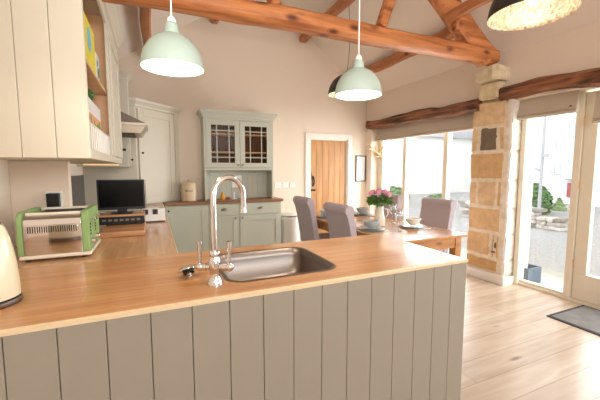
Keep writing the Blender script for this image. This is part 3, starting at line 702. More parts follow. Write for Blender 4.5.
pc = thing('small_picture', 'small white framed card leaning at the back of the dresser', 'picture', (1.27, 5.45, 1.12))
build('frame', one(lambda b: b.box(1.19, 5.462, 1.10, 1.36, 5.476, 1.30)), M_white, pc, bevel=0.003)
build('card', one(lambda b: b.box(1.21, 5.459, 1.12, 1.34, 5.4615, 1.28)), M_paper, pc)
mb = MB(); mb.lathe([(0, 0), (0.032, 0), (0.036, 0.03), (0.034, 0.06), (0.02, 0.085), (0.012, 0.1), (0.012, 0.115), (0, 0.115)], (1.02, 5.34, 0.921), 20)
tag(build('juice_bottle', mb, M_amber, smooth='auto', loc=(1.02, 5.34, 0.921)), 'small amber bottle on the back worktop behind the tap arch', 'bottle')
mb = MB(); mb.ball((1.10, 5.33, 0.94), 0.03, (1.2, 1, 0.62))
tag(build('bread_roll', mb, mat('crust', hexc(170, 90, 50), 0.7), smooth=True, loc=(1.10, 5.33, 0.921)), 'small reddish brown roll next to the amber bottle', 'bread')
mb = MB(); mb.lathe([(0, 0), (0.05, 0), (0.052, 0.008), (0.012, 0.012), (0.009, 0.09), (0.013, 0.11), (0.0, 0.112)], (1.20, 5.34, 0.921), 20)
tag(build('candle_holder', mb, M_wglaze, smooth='auto', loc=(1.20, 5.34, 0.921)), 'white candlestick on a round foot on the back worktop', 'candlestick')

# ---- corner cupboard (diagonal), standing on the worktop
cc = thing('corner_cupboard', 'tall cream diagonal corner cupboard standing on the side worktop', 'cupboard', (-0.3, 5.2, 0.92))
A = (-0.185, 4.90); B = (0.375, 5.46)
mb = MB(); mb.prism([(XL + 0.002, 4.90), A, B, (0.375, YF - 0.002), (XL + 0.002, YF - 0.002)], 'z', 0.921, 2.24); build('carcass', mb, M_cream, cc, bevel=0.002)
dm = Matrix.Translation((A[0], A[1], 0)) @ Matrix.Rotation(R(45), 4, 'Z'); LD = math.hypot(B[0] - A[0], B[1] - A[1])
mb = MB(); z0, z1 = 0.94, 2.20; s_ = 0.09
mb.box(0.03, -0.022, z0, 0.03 + s_, -0.002, z1); mb.box(LD - 0.10 - s_, -0.022, z0, LD - 0.10, -0.002, z1); mb.box(0.03 + s_, -0.022, z0, LD - 0.10 - s_, -0.002, z0 + s_); mb.box(0.03 + s_, -0.022, z1 - s_, LD - 0.10 - s_, -0.002, z1)
mb.box(0.03 + s_, -0.012, z0 + s_, LD - 0.10 - s_, -0.002, z1 - s_)
d = build('cupboard_door', mb.xf(dm), M_cream, cc, bevel=0.003)
build('door_knob', one(lambda b: (b.ball((0.075, -0.035, 1.62), 0.014), b.xf(dm))), M_iron, d, smooth=True)
mb = MB(); mb.box(LD - 0.085, -0.02, 0.921, LD - 0.005, -0.001, 2.24); build('pilaster', mb.xf(dm), M_cream, cc, bevel=0.003)
k = math.tan(R(22.5))
cpf = [(0.0, 2.22), (0.015, 2.225), (0.022, 2.25), (0.055, 2.29), (0.06, 2.32), (-0.04, 2.32)]
crown(cpf, [(XL + 0.06, 4.90, (0, -1)), (A[0], A[1], (k, -1)), (B[0], B[1], (1, -k)), (B[0], YF - 0.003, (1, 0))], M_cream, cc)
build('top_board', one(lambda b: b.prism([(XL + 0.002, 4.905), (A[0], 4.905), (B[0] - 0.005, B[1]), (B[0] - 0.005, YF - 0.002), (XL + 0.002, YF - 0.002)], 'z', 2.241, 2.31)), M_cream, cc)

# ---- wall cupboards on the left
WX = -0.281
w1 = thing('hanging_cupboard', 'large cream wall cupboard with boarded end panel and open oak-lined front', 'cupboard', (-0.5, 2.9, 1.46))
Y0, Y1, Z0, Z1 = 1.95, 3.88, 1.455, 2.62
mb = MB()
# boarded end panel facing the camera
xs = [XL, -0.79, -0.658, -0.553, -0.418 + 0.0, WX]
xs = [XL + 0.002, -0.689, -0.554, -0.419, WX]
for a, b in zip(xs[:-1], xs[1:]):
    build('end_board', one(lambda q: q.box(a + 0.001, Y0, Z0, b - 0.001, Y0 + 0.02, Z1)), M_cream, w1, bevel=0.0025)
DV = 3.12   # divider between the open part and the closed door
mb = MB(); mb.box(XL + 0.002, Y0 + 0.021, Z0 + 0.02, WX - 0.02, Y0 + 0.04, Z1 - 0.02); mb.box(XL + 0.002, DV, Z0 + 0.02, WX - 0.02, DV + 0.02, Z1 - 0.02); mb.box(XL + 0.002, Y0 + 0.041, Z0 + 0.02, XL + 0.01, DV - 0.001, Z1 - 0.02)
build('lining', mb, M_cabwood, w1, 'oak lined interior')
for z in (1.99,): build('shelf', one(lambda q: q.box(XL + 0.012, Y0 + 0.042, z, WX - 0.03, DV - 0.002, z + 0.02)), M_cabwood, w1, 'oak shelf')
mb = MB(); mb.box(XL + 0.002, Y0 + 0.021, Z0, WX - 0.02, Y1, Z0 + 0.019); mb.box(XL + 0.002, Y0 + 0.021, Z1 - 0.019, WX - 0.02, Y1, Z1); mb.box(XL + 0.002, Y1 - 0.02, Z0 + 0.02, WX - 0.02, Y1, Z1 - 0.02)
build('carcass', mb, M_cream, w1)
mb = MB(); x0, x1 = WX - 0.019, WX
mb.box(x0, Y0 + 0.021, Z0, x1, Y1, Z0 + 0.05); mb.box(x0, Y0 + 0.021, Z1 - 0.10, x1, Y1, Z1); mb.box(x0, Y0 + 0.021, Z0 + 0.05, x1, Y0 + 0.035, Z1 - 0.10)
mb.box(x0, DV - 0.10, Z0 + 0.05, x1, DV + 0.03, Z1 - 0.10)
build('face_frame', mb, M_cream, w1, bevel=0.002)
mb = MB(); ya_, yb_, za_, zb_ = DV + 0.032, Y1 - 0.002, Z0 + 0.052, Z1 - 0.102
mb.box(WX - 0.015, ya_, za_, WX + 0.008, ya_ + 0.08, zb_); mb.box(WX - 0.015, yb_ - 0.08, za_, WX + 0.008, yb_, zb_); mb.box(WX - 0.015, ya_ + 0.08, za_, WX + 0.008, yb_ - 0.08, za_ + 0.08); mb.box(WX - 0.015, ya_ + 0.08, zb_ - 0.08, WX + 0.008, yb_ - 0.08, zb_); mb.box(WX - 0.015, ya_ + 0.08, za_ + 0.08, WX - 0.004, yb_ - 0.08, zb_ - 0.08)
d = build('cupboard_door', mb, M_cream, w1, bevel=0.002)
build('door_knob', one(lambda b: (b.ball((WX + 0.028, yb_ - 0.04, 1.60), 0.015), b.cyl((WX + 0.008, yb_ - 0.04, 1.6), (WX + 0.022, yb_ - 0.04, 1.6), 0.006, seg=10))), M_iron, d, smooth=True)
mb = MB(); mb.prism([(WX, 2.60), (WX + 0.015, 2.605), (WX + 0.02, 2.63), (WX + 0.06, 2.69), (WX + 0.065, 2.73), (WX - 0.3, 2.73), (WX - 0.3, 2.622), (WX - 0.02, 2.622)], 'y', Y0 + 0.0, Y1 + 0.02)
build('cornice', mb, M_cream, w1)
build('light_strip', one(lambda b: b.box(-0.62, Y1 - 0.03, Z0 - 0.014, WX - 0.03, Y1 - 0.02, Z0 - 0.001)), M_lamp, w1, 'glowing under-cupboard light strip')
# second cupboard beyond the hood
w2 = thing('hanging_cupboard', 'narrow cream wall cupboard between the extractor hood and the corner cupboard', 'cupboard', (-0.5, 4.75, 1.43))
mb = MB(); mb.box(XL + 0.002, 4.56, 1.43, -0.262, 4.82, 2.50); build('carcass', mb, M_cream, w2, bevel=0.002)
mb = MB(); mb.box(-0.261, 4.57, 1.44, -0.24, 4.64, 2.49); mb.box(-0.261, 4.745, 1.44, -0.24, 4.81, 2.49); mb.box(-0.261, 4.64, 1.44, -0.24, 4.745, 1.51); mb.box(-0.261, 4.64, 2.42, -0.24, 4.745, 2.49); mb.box(-0.261, 4.64, 1.51, -0.25, 4.745, 2.42)
d = build('cupboard_door', mb, M_cream, w2, bevel=0.002)
build('door_knob', one(lambda b: b.ball((-0.225, 4.62, 1.52), 0.014)), M_iron, d, smooth=True)
crown([(0.0, 2.46), (0.015, 2.465), (0.02, 2.49), (0.055, 2.535), (0.06, 2.56), (-0.05, 2.56)], [(XL + 0.01, 4.56, (0, -1)), (-0.262, 4.56, (1, -1)), (-0.262, 4.82, (1, 0))], M_cream, w2)
# extractor hood
hd = thing('extractor_hood', 'stainless steel extractor hood between the two left wall cupboards', 'hood', (-0.5, 4.2, 1.72))
HY0, HY1 = 3.93, 4.54
mb = MB(); mb.prism([(XL + 0.01, 1.891), (-0.045, 1.891), (-0.25, 1.985), (-0.56, 2.13), (XL + 0.01, 2.13)], 'y', HY0, HY1)
build('canopy', mb, M_hood, hd, 'dark steel sloping canopy')
build('front_lip', one(lambda b: b.box(XL + 0.01, HY0 - 0.005, 1.866, -0.028, HY1 + 0.005, 1.89)), M_joinery, hd, 'pale lip band', bevel=0.003)
mb = MB(); mb.prism([(XL + 0.01, 1.785), (-0.10, 1.785), (-0.045, 1.865), (XL + 0.01, 1.865)], 'y', HY0 + 0.01, HY1 - 0.01)
build('lower_body', mb, mat('hood_body', hexc(176, 160, 140), 0.4, 0.4), hd, 'greyish lower body')
build('filter_panel', one(lambda b: b.box(-0.7, HY0 + 0.06, 1.778, -0.16, HY1 - 0.06, 1.784)), M_iron, hd, 'dark grease filter')
build('chimney', one(lambda b: b.box(-0.78, 4.10, 2.131, -0.57, 4.38, 2.65)), M_hood, hd)

# items in the open cupboard
pk = thing('cereal_packet', 'yellow and green packet with blue print on the upper cupboard shelf', 'packet', (-0.40, 2.35, 2.04))
build('box', one(lambda b: b.box(-0.44, 2.42, 2.011, -0.345, 2.84, 2.36)), M_yellow, pk, bevel=0.003)
mb = MB(); mb.cyl((-0.344, 2.60, 2.24), (-0.343, 2.60, 2.24), 0.075, seg=20); build('print', mb, M_skyblue, pk, 'blue round print')
build('green_band', one(lambda b: b.box(-0.3445, 2.422, 2.012, -0.3435, 2.838, 2.06)), M_printgreen, pk, 'green band')
pk = thing('recipe_book', 'white book with green drawings beside the yellow packet on the upper shelf', 'book', (-0.40, 2.92, 2.04))
build('cover', one(lambda b: b.box(-0.43, 2.86, 2.011, -0.345, 3.06, 2.25)), M_wglaze, pk, bevel=0.003)
mb = MB(); mb.ball((-0.343, 2.96, 2.12), 0.05, (0.03, 1, 0.8)); mb.ball((-0.343, 2.92, 2.18), 0.025, (0.04, 1, 1)); build('print', mb, M_printgreen, pk, 'green drawing')
pk = thing('printed_bag', 'white packet with peach and green leaf print behind the plate rack', 'packet', (-0.62, 2.6, 1.475))
PF = -0.572
build('bag', one(lambda b: b.prism([(2.55, 1.476), (3.08, 1.476), (3.09, 1.90), (2.92, 2.0 - 0.03), (2.70, 1.975), (2.55, 1.92)], 'x', -0.70, PF)), M_wglaze, pk, bevel=0.01)
rk = thing('plate_rack', 'white wire rack of plates standing in front of the patterned jar', 'plate rack', (-0.32, 2.5, 1.475))
mb = MB()
for i in range(13): mb.tube([(-0.306, 2.12 + i * 0.075, 1.478), (-0.306, 2.12 + i * 0.075, 1.655)], 0.005, 6)
for z in (1.482, 1.655): mb.tube([(-0.306, 2.10, z), (-0.306, 3.04, z)], 0.005, 6); mb.tube([(-0.331, 2.10, z), (-0.331, 3.04, z)], 0.005, 6)
build('wire_frame', mb, M_white, rk)
for i in range(12):
    mb = MB(); y = 2.155 + i * 0.075; mb.lathe([(0, 0), (0.006, 0.001), (0.0095, 0.006), (0.0095, 0.010), (0.006, 0.005), (0, 0.004)], (0, 0, 0), 24)
    mb.xf(Matrix.Translation((-0.3185, y, 1.565)) @ Matrix.Rotation(R(90), 4, 'X') @ Matrix.Diagonal((0.85, 7.5, 1, 1)))
    tag(build('plate', mb, M_wglaze if i % 2 else M_blueware, smooth='auto', loc=(-0.3185, y, 1.565)), ('white' if i % 2 else 'blue grey') + ' narrow dish standing upright in the white wire rack', 'dish', ('white' if i % 2 else 'blue') + ' dishes in the rack')

jr = thing('patterned_jar', 'tall white jar with peach band and green leaves on the cupboard floor', 'jar', (-0.40, 2.62, 1.475))
mb = MB(); mb.prism(rrect(-0.44, 2.38, -0.342, 2.95, 0.03), 'z', 1.476, 1.845); build('body', mb, M_wglaze, jr, bevel=0.004)
build('peach_band', one(lambda b: b.prism(rrect(-0.442, 2.378, -0.3405, 2.952, 0.031), 'z', 1.655, 1.752)), M_peach, jr, 'peach band')
mb = MB()
for i in range(22): mb.ball((-0.341, 2.42 + i * 0.024, random.uniform(1.66, 1.73)), random.uniform(0.014, 0.03), (0.12, 1, 1.2), 1)
build('leaf_print', mb, M_printgreen, jr, 'green leaf print')
mb = MB()
for i in range(60): mb.ball((-0.375 + random.uniform(-.03, .03), 2.54 + random.uniform(-.08, .10), 1.86 + random.uniform(-0.012, .055)), 0.016, (1, 1, 0.4), 1)
build('herb_tuft', mb, M_bush, jr, 'dark green leaves')
# splashback and hob
tag(build('splashback', one(lambda b: b.box(XL + 0.001, 3.4, 0.93, XL + 0.012, 4.88, 1.33)), M_splash, loc=(XL, 4.4, 1.1)), 'dark glass splashback on the left wall behind the television', 'splashback')
hb = thing('electric_hob', 'glass hob with painted pale reflection set in the side worktop below the hood', 'hob', (-0.2, 4.1, 0.92))
build('glass_top', one(lambda b: b.prism(rrect(-0.62, 3.72, 0.06, 4.55, 0.02), 'z', 0.9205, 0.927)), M_hob, hb)
mb = MB()
for (x, y, r_) in ((-0.42, 3.95, 0.09), (-0.42, 4.3, 0.075), (-0.14, 3.98, 0.075), (-0.14, 4.32, 0.09)): mb.lathe([(r_ - 0.004, 0), (r_, 0), (r_, 0.0006), (r_ - 0.004, 0.0006)], (x, y, 0.9272), 32, closed=True)
build('cooking_zones', mb, M_iron, hb)
# white double socket pod
sp = thing('socket_box', 'white double socket block with two black switches on the side worktop', 'socket', (-0.045, 3.27, 0.92))
build('face_plate', one(lambda b: b.box(-0.10, 3.26, 0.931, 0.092, 3.30, 1.045)), M_socket, sp, bevel=0.003)
for x in (-0.092, -0.012): build('switch', one(lambda b: b.box(x, 3.250, 0.995, x + 0.042, 3.2595, 1.04)), M_black, sp, 'black switch', bevel=0.002)
build('foot', one(lambda b: b.box(-0.095, 3.265, 0.9205, 0.087, 3.30, 0.9305)), M_dark, sp, 'base dark as the shadow beneath')  # dark colour stands for the shadow under the block
# toaster wall socket
ws_ = thing('wall_socket', 'white socket plate with black adaptor on the wall above the toaster', 'socket', (-0.58, 2.555, 1.2))
build('plate', one(lambda b: b.box(-0.625, 2.549, 1.15, -0.535, 2.5595, 1.262)), M_socket, ws_, bevel=0.002)
build('adaptor', one(lambda b: b.box(-0.612, 2.51, 1.155, -0.545, 2.5485, 1.25)), M_black, ws_, 'black plug-in adaptor', bevel=0.004)
for i in range(3):
    x = 2.02 + i * 0.135 + (0.005 if i else 0)
    s = thing('light_switch', ('leftmost', 'middle', 'rightmost')[i] + ' of the three white switch plates on the back wall by the door', 'switch', (x, YF, 1.13), 'wall switches')
    build('plate', one(lambda b: b.box(x - 0.055, YF - 0.01, 1.075, x + 0.055, YF - 0.0005, 1.17)), M_socket, s, bevel=0.002)
    build('rocker', one(lambda b: b.box(x - 0.012, YF - 0.014, 1.105, x + 0.012, YF - 0.0105, 1.14)), M_socket, s)

# ================================================================== APPLIANCES ON THE WORKTOP
# toaster
ts = thing('toaster', 'retro toaster with green end panels and chrome sides on the left worktop', 'toaster', (-0.49, 2.27, 0.92))
x0, x1, y0, y1 = -0.635, -0.335, 2.09, 2.45
build('base_tray', one(lambda b: b.box(x0, y0 - 0.002, 0.932, x1 + 0.008, y1, 0.950)), M_ceramic, ts, 'cream base', bevel=0.006)
for (xx, yy) in ((x0 + 0.03, y0 + 0.03), (x1 - 0.03, y0 + 0.03), (x0 + 0.03, y1 - 0.03), (x1 - 0.03, y1 - 0.03)):
    build('foot', one(lambda b: b.cyl((xx, yy, 0.9205), (xx, yy, 0.9315), 0.012)), M_dark, ts)
prof = [(y0 + 0.002, 0.951), (y0 + 0.002, 1.09), (y0 + 0.008, 1.115), (y0 + 0.03, 1.132), (y1 - 0.03, 1.132), (y1 - 0.008, 1.115), (y1 - 0.002, 1.09), (y1 - 0.002, 0.951)]
mb = MB(); mb.prism(prof, 'x', x0 + 0.022, x1 - 0.032); build('body', mb, M_chrome, ts, 'chrome body', bevel=0.003)
def endcap(a, b):
    mb = MB(); P = [(y0 - 0.004, 0.951)]
    for i in range(7): t_ = R(180 - 15 * i); P.append((y0 + 0.046 + 0.05 * math.cos(t_), 1.10 + 0.05 * math.sin(t_)))
    for i in range(7): t_ = R(90 - 15 * i); P.append((y1 - 0.046 + 0.05 * math.cos(t_), 1.10 + 0.05 * math.sin(t_)))
    P.append((y1 + 0.004, 0.951)); mb.prism(P, 'x', a, b); return mb
build('end_panel', endcap(x0 - 0.002, x0 + 0.021), M_green, ts, 'green end panel', bevel=0.004)
ep = build('end_panel', endcap(x1 - 0.031, x1), M_green, ts, 'green control panel', bevel=0.004)
mb = MB(); mb.prism(rrect(x0 + 0.035, 1.052, x1 - 0.045, 1.088, 0.015, 4), 'y', y0 - 0.004, y0 + 0.0015); build('vent_trim', mb, M_chrome, ts, bevel=0.002)
mb = MB()
for i in range(22):
    x = x0 + 0.045 + i * (x1 - x0 - 0.10) / 21; mb.box(x - 0.0018, y0 - 0.0065, 1.056, x + 0.0018, y0 - 0.0045, 1.084)
build('vent_slots', mb, M_iron, ts, 'dark vent slots')
mb = MB()
for i in range(4):
    for j in (0,):
        yy = y0 + 0.06 + i * 0.075; mb.box(x0 + 0.05, yy, 1.1325, x1 - 0.06, yy + 0.03, 1.134)
build('bread_slots', mb, M_dark, ts, 'dark bread slots')
for yy in (y0 + 0.025, y1 - 0.05): build('top_rail', one(lambda b: b.box(x0 + 0.03, yy, 1.1325, x1 - 0.04, yy + 0.025, 1.145)), M_ceramic, ts, 'cream top rail', bevel=0.003)
for yy in (y0 + 0.10, y1 - 0.10):
    build('lever', one(lambda b: (b.box(x1 + 0.0005, yy - 0.005, 1.095, x1 + 0.018, yy + 0.005, 1.103), b.box(x1 + 0.018, yy - 0.022, 1.092, x1 + 0.026, yy + 0.022, 1.106))), M_chrome, ep, 'chrome lever', bevel=0.002)
    build('dial', one(lambda b: b.cyl((x1 + 0.0005, yy - 0.03, 0.99), (x1 + 0.02, yy - 0.03, 0.99), 0.015, 0.012)), M_chrome, ep, 'chrome dial', bevel=0.002)
    mb = MB()
    for q in range(4): mb.cyl((x1 + 0.0002, yy - 0.055, 1.03 + 0.016 * q), (x1 + 0.004, yy - 0.055, 1.03 + 0.016 * q), 0.005, seg=10)
    build('button', mb, M_black, ep, 'black button row')
ts.scale = (1.04, 1.0, 1.13)
# kettle
kt = thing('kettle', 'cream retro kettle cut off by the left edge of the picture', 'kettle', (-0.556, 1.49, 0.92))
KC = (-0.556, 1.49, 0.921)
build('power_base', one(lambda b: b.lathe([(0, 0), (0.098, 0), (0.1, 0.006), (0.098, 0.016), (0, 0.016)], KC, 40)), M_steel, kt, 'grey power base', smooth='auto')
build('dark_ring', one(lambda b: b.lathe([(0, 0.0165), (0.094, 0.0165), (0.094, 0.022), (0, 0.022)], KC, 40)), M_dark, kt, smooth='auto')
mb = MB(); mb.lathe([(0, 0.0225), (0.096, 0.0225), (0.0955, 0.05), (0.093, 0.09), (0.089, 0.13), (0.083, 0.17), (0.075, 0.205), (0.066, 0.232), (0.058, 0.245), (0, 0.247)], KC, 48); build('body', mb, M_kettle, kt, 'cream body', smooth='auto')
mb = MB(); mb.lathe([(0, 0.248), (0.056, 0.248), (0.05, 0.262), (0.025, 0.272), (0, 0.273)], KC, 32); l_ = build('lid', mb, M_chrome, kt, 'chrome lid', smooth='auto')
build('lid_knob', one(lambda b: b.ball((KC[0], KC[1], KC[2] + 0.284), 0.011)), M_black, l_, smooth=True)
mb = MB(); mb.tube([(KC[0] - 0.088, KC[1] - 0.02, 1.04), (KC[0] - 0.145, KC[1] - 0.03, 1.06), (KC[0] - 0.155, KC[1] - 0.03, 1.14), (KC[0] - 0.12, KC[1] - 0.02, 1.19), (KC[0] - 0.06, KC[1] - 0.01, 1.16)], 0.012, 10); build('handle', mb, M_black, kt, smooth='auto')
kt.scale = (1.0, 1.0, 1.15)
# chopping board block + player + tv
mb = MB(); mb.box(-0.355, 2.63, 0.921, -0.068, 3.14, 0.962)
cb = thing('chopping_board', 'thick wooden chopping block on the side worktop behind the toaster', 'chopping board', (-0.21, 2.9, 0.92))
build('block', mb, M_board, cb, bevel=0.006)
md = thing('media_player', 'flat black media box under the small television', 'media player', (-0.22, 3.03, 0.963))
build('case', one(lambda b: b.box(-0.39, 2.93, 0.969, -0.075, 3.12, 1.030)), M_black, md, bevel=0.004)
mb = MB()
for i in range(7): mb.box(-0.37 + i * 0.04, 2.927, 0.995, -0.345 + i * 0.04, 2.9295, 1.010)
build('front_buttons', mb, M_steel, md)
for (xx, yy) in ((-0.34, 2.95), (-0.1, 2.95), (-0.34, 3.1), (-0.1, 3.1)): build('foot', one(lambda b: b.cyl((xx, yy, 0.9625), (xx, yy, 0.9685), 0.008, seg=10)), M_dark, md)
tag(build('wooden_shelf', one(lambda b: b.box(-0.40, 2.92, 1.0305, -0.07, 3.125, 1.0455)), M_board, loc=(-0.23, 3.02, 1.03), bevel=0.002), 'thin wooden shelf board between the media box and the television', 'shelf')
tv = thing('television', 'small black flat television on the wooden block at the left counter', 'television', (-0.24, 3.03, 1.046))
build('cabinet', one(lambda b: b.box(-0.405, 3.0, 1.078, -0.065, 3.035, 1.318)), M_black, tv, bevel=0.004)
build('screen', one(lambda b: b.box(-0.393, 2.9975, 1.098, -0.077, 2.9995, 1.308)), M_screen, tv)
build('stand', one(lambda b: (b.box(-0.31, 2.96, 1.0455, -0.16, 3.10, 1.056), b.box(-0.27, 3.005, 1.056, -0.20, 3.03, 1.08))), M_black, tv, bevel=0.003)
build('side_strip', one(lambda b: b.box(-0.063, 2.998, 1.085, -0.055, 3.03, 1.312)), M_steel, tv, 'grey side trim')

# ================================================================== PENDANTS
def pendant(x, y, zr, ztop, label, big=False, loc_power=14):
    r = 0.262 if big else 0.122
    t = thing('pendant_light', label, 'pendant light', (x, y, zr), 'dome pendants over the dining table' if big else 'sage pendants over the peninsula')
    h = 0.27 if big else 0.138
    out = []; inn = []
    n = 12
    for i in range(n + 1):
        a = i / n * math.pi / 2
        out.append((r * math.cos(a) ** 0.92 if i < n else 0.028, h * math.sin(a)))
    out = [(max(p[0], 0.028), p[1]) for p in out]
    inn = [(max(p[0] - 0.003, 0.0), p[1] * 0.97) for p in out]
    mb = MB(); mb.lathe(out + [(0.026, h * 0.985), (0.026, h * 0.97)], (x, y, zr), 48)
    sh = build('shade', mb, M_blackshade if big else M_shade, t, smooth=True)
    mb = MB(); mb.lathe([(r, 0.0), (r - 0.003, 0.0)] + inn[1:-1] + [(0.0, h * 0.96)], (x, y, zr), 48)
    build('shade_lining', mb, M_gold if big else M_shin, sh, 'gold flaked lining' if big else 'white lining', smooth=True)
    if not big:
        mb = MB(); mb.lathe([(0.028, h - 0.004), (0.030, h + 0.002), (0.027, h + 0.018), (0.025, h + 0.034), (0.018, h + 0.040), (0, h + 0.04)], (x, y, zr), 24); build('neck', mb, M_shade, sh, smooth='auto')
        mb = MB(); mb.lathe([(0.018, h + 0.041), (0.017, h + 0.055), (0.008, h + 0.066), (0, h + 0.066)], (x, y, zr), 20); build('cord_grip', mb, M_cord, t, 'white cord grip', smooth='auto')
        cm = M_cord; cr = 0.0035; z0 = zr + h + 0.066
    else:
        mb = MB(); mb.lathe([(0.028, h - 0.003), (0.03, h + 0.03), (0.012, h + 0.05), (0, h + 0.05)], (x, y, zr), 20); build('cord_grip', mb, M_blackshade, t, smooth='auto')
        cm = M_iron; cr = 0.003; z0 = zr + h + 0.05
    bow = 0.05 if big else 0.0
    mb = MB(); mb.tube([(x + bow * math.sin(math.pi * k / 8) * (1 - k / 16), y, z0 + (ztop - z0) * k / 8) for k in range(9)], cr, 8); build('cord', mb, cm, t, smooth=True)
    build('ceiling_rose', one(lambda b: b.cyl((x, y, ztop - 0.015), (x, y, ztop + 0.02), 0.045)), cm, t)
    zb = zr + (0.10 if big else 0.05)
    mb = MB(); mb.ball((x, y, zb), 0.03, (1, 1, 1.1), 3); mb.cyl((x, y, zb + 0.03), (x, y, zr + h * 0.95), 0.014, seg=12)
    build('bulb', mb, M_bulb, t, 'glowing bulb', smooth=True)
    d = bpy.data.lights.new('pendant_lamp', 'POINT'); d.energy = loc_power; d.color = (1.0, 0.88, 0.74); d.shadow_soft_size = 0.03
    o = bpy.data.objects.new('pendant_lamp', d); COL.objects.link(o); o.parent = t; o.location = (0, 0, (zb - zr) - 0.045)
pendant(0.093, 1.49, 1.812, zL(0.093), 'sage dome pendant on a white cord at the tap end of the peninsula', False, 7)
pendant(1.002, 1.50, 1.787, zL(1.002), 'sage dome pendant on a white cord over the middle of the peninsula', False, 7)
pendant(2.38, 1.50, 2.44, zR(2.38), 'black dome pendant with gold lining at the top right of the picture', True, 5)
pendant(2.52, 4.05, 2.44, zR(2.52), 'black dome pendant half hidden behind the second sage pendant', True, 6)

# ================================================================== DINING
TX0, TX1, TY0, TY1 = 1.94, 2.85, 2.28, 4.35
tb = thing('dining_table', 'pine dining table behind the end of the peninsula', 'table', ((TX0 + TX1) / 2, (TY0 + TY1) / 2, 0))
build('tabletop', one(lambda b: b.box(TX0, TY0, 0.73, TX1, TY1, 0.76)), M_table, tb, bevel=0.006)
mb = MB(); mb.box(TX0 + 0.07, TY0 + 0.05, 0.62, TX1 - 0.07, TY0 + 0.075, 0.729); mb.box(TX0 + 0.07, TY1 - 0.075, 0.62, TX1 - 0.07, TY1 - 0.05, 0.729)
mb.box(TX0 + 0.05, TY0 + 0.07, 0.62, TX0 + 0.075, TY1 - 0.07, 0.729); mb.box(TX1 - 0.075, TY0 + 0.07, 0.62, TX1 - 0.05, TY1 - 0.07, 0.729)
build('apron', mb, M_tleg, tb)
for lx in (TX0 + 0.04, TX1 - 0.12):
    for ly in (TY0 + 0.04, TY1 - 0.12): build('leg', one(lambda b: b.box(lx, ly, 0.001, lx + 0.08, ly + 0.08, 0.729)), M_tleg, tb, bevel=0.006)

def make_chair():
    t = thing('dining_chair', 'x', 'chair', (0, 0, 0), 'taupe scroll back dining chairs')
    # seat faces +x, back at -x; origin on the floor at the middle
    build('seat', one(lambda b: b.box(-0.20, -0.225, 0.38, 0.24, 0.225, 0.49)), M_fabric, t, bevel=0.03, seg=4)
    mb = MB(); W = 0.235
    prof = [(-0.18, 0.40), (-0.19, 0.5), (-0.23, 0.75), (-0.265, 0.93)]
    c0 = (-0.315, 0.985); rr = 0.055
    for i in range(13):
        a = R(-25 + 250 * i / 12 * 1.0); prof.append((c0[0] + rr * math.cos(a), c0[1] + rr * math.sin(a)))
    prof += [(-0.335, 0.90), (-0.30, 0.75), (-0.26, 0.5), (-0.25, 0.40)]
    mb.prism([(p[0], p[1]) for p in prof], 'y', -W, W)
    build('backrest', mb, M_fabric, t, bevel=0.008, seg=3, smooth='auto' if False else False)
    for sx in (-0.23, 0.17):
        for sy in (-0.2, 0.155):
            build('leg', one(lambda b: b.prism([(sx, 0.001), (sx + 0.035, 0.001), (sx + 0.045, 0.385), (sx, 0.385)], 'y', sy, sy + 0.042)), M_tleg, t, bevel=0.003)
    return t
ch = make_chair()
ch['label'] = 'nearer of the two taupe scroll back chairs on the peninsula side of the table'; ch.location = (2.09, 3.0, 0)
dup(ch, (2.12, 3.95, 0), 0, 'farther of the two taupe scroll back chairs on the kitchen side, near the bin')
dup(ch, (2.93, 3.04, 0), math.pi, 'taupe chair on the window side with its back against the glass near the pier')
dup(ch, (2.89, 3.92, 0), math.pi, 'taupe chair on the window side behind the pink flowers')

# tableware
def bowl(x, y, z, m, label, grp):
    mb = MB(); mb.lathe([(r_ * 1.22, z_ * 1.15) for r_, z_ in [(0, 0.004), (0.03, 0.0), (0.034, 0.004), (0.055, 0.025), (0.068, 0.055), (0.07, 0.065), (0.066, 0.065), (0.05, 0.028), (0.028, 0.010), (0, 0.009)]], (x, y, z), 32)
    return tag(build('bowl', mb, m, smooth=True, loc=(x, y, z)), label, 'bowl', grp)
def plate(x, y, z, m, r, label, grp):
    mb = MB(); mb.lathe([(0, 0.002), (r * 0.6, 0.0), (r * 0.7, 0.003), (r, 0.012), (r, 0.015), (r * 0.7, 0.007), (0, 0.005)], (x, y, z), 36)
    return tag(build('plate', mb, m, smooth=True, loc=(x, y, z)), label, 'plate', grp)
settings = [(2.10, 2.86, M_blueware, 'blue grey', 'nearest setting on the kitchen side'), (2.10, 3.86, M_blueware, 'blue grey', 'farther setting on the kitchen side'),
            (2.68, 3.86, M_blueware, 'blue grey', 'setting behind the flowers'), (2.62, 2.80, M_ceramic, 'cream', 'nearer setting on the window side')]
for (x, y, m, cn_, where) in settings:
    tag(build('placemat', one(lambda b: b.prism(rrect(x - 0.12, y - 0.17, x + 0.12, y + 0.17, 0.02), 'z', 0.7605, 0.763)), M_mat, loc=(x, y, 0.76)), 'grey placemat of the ' + where, 'placemat', 'placemats on the dining table')
    plate(x, y, 0.7635, M_blueware, 0.14, 'large blue grey dinner plate of the ' + where, 'dinner plates')
    plate(x, y, 0.7745, M_ceramic if m is M_ceramic else M_blueware, 0.108, 'small ' + cn_ + ' side plate under the bowl of the ' + where, 'side plates')
    bowl(x, y, 0.785, m, cn_ + ' bowl of the ' + where, 'bowls on the table')
    mb = MB(); mb.box(x - 0.10, y - 0.155, 0.7635, x + 0.06, y - 0.145, 0.766); mb.box(x + 0.06, y - 0.162, 0.7635, x + 0.10, y - 0.138, 0.766)
    tag(build('spoon', mb, M_chrome, loc=(x, y - 0.15, 0.764), bevel=0.002), 'steel spoon laid beside the plate of the ' + where, 'cutlery', 'spoons on the table')
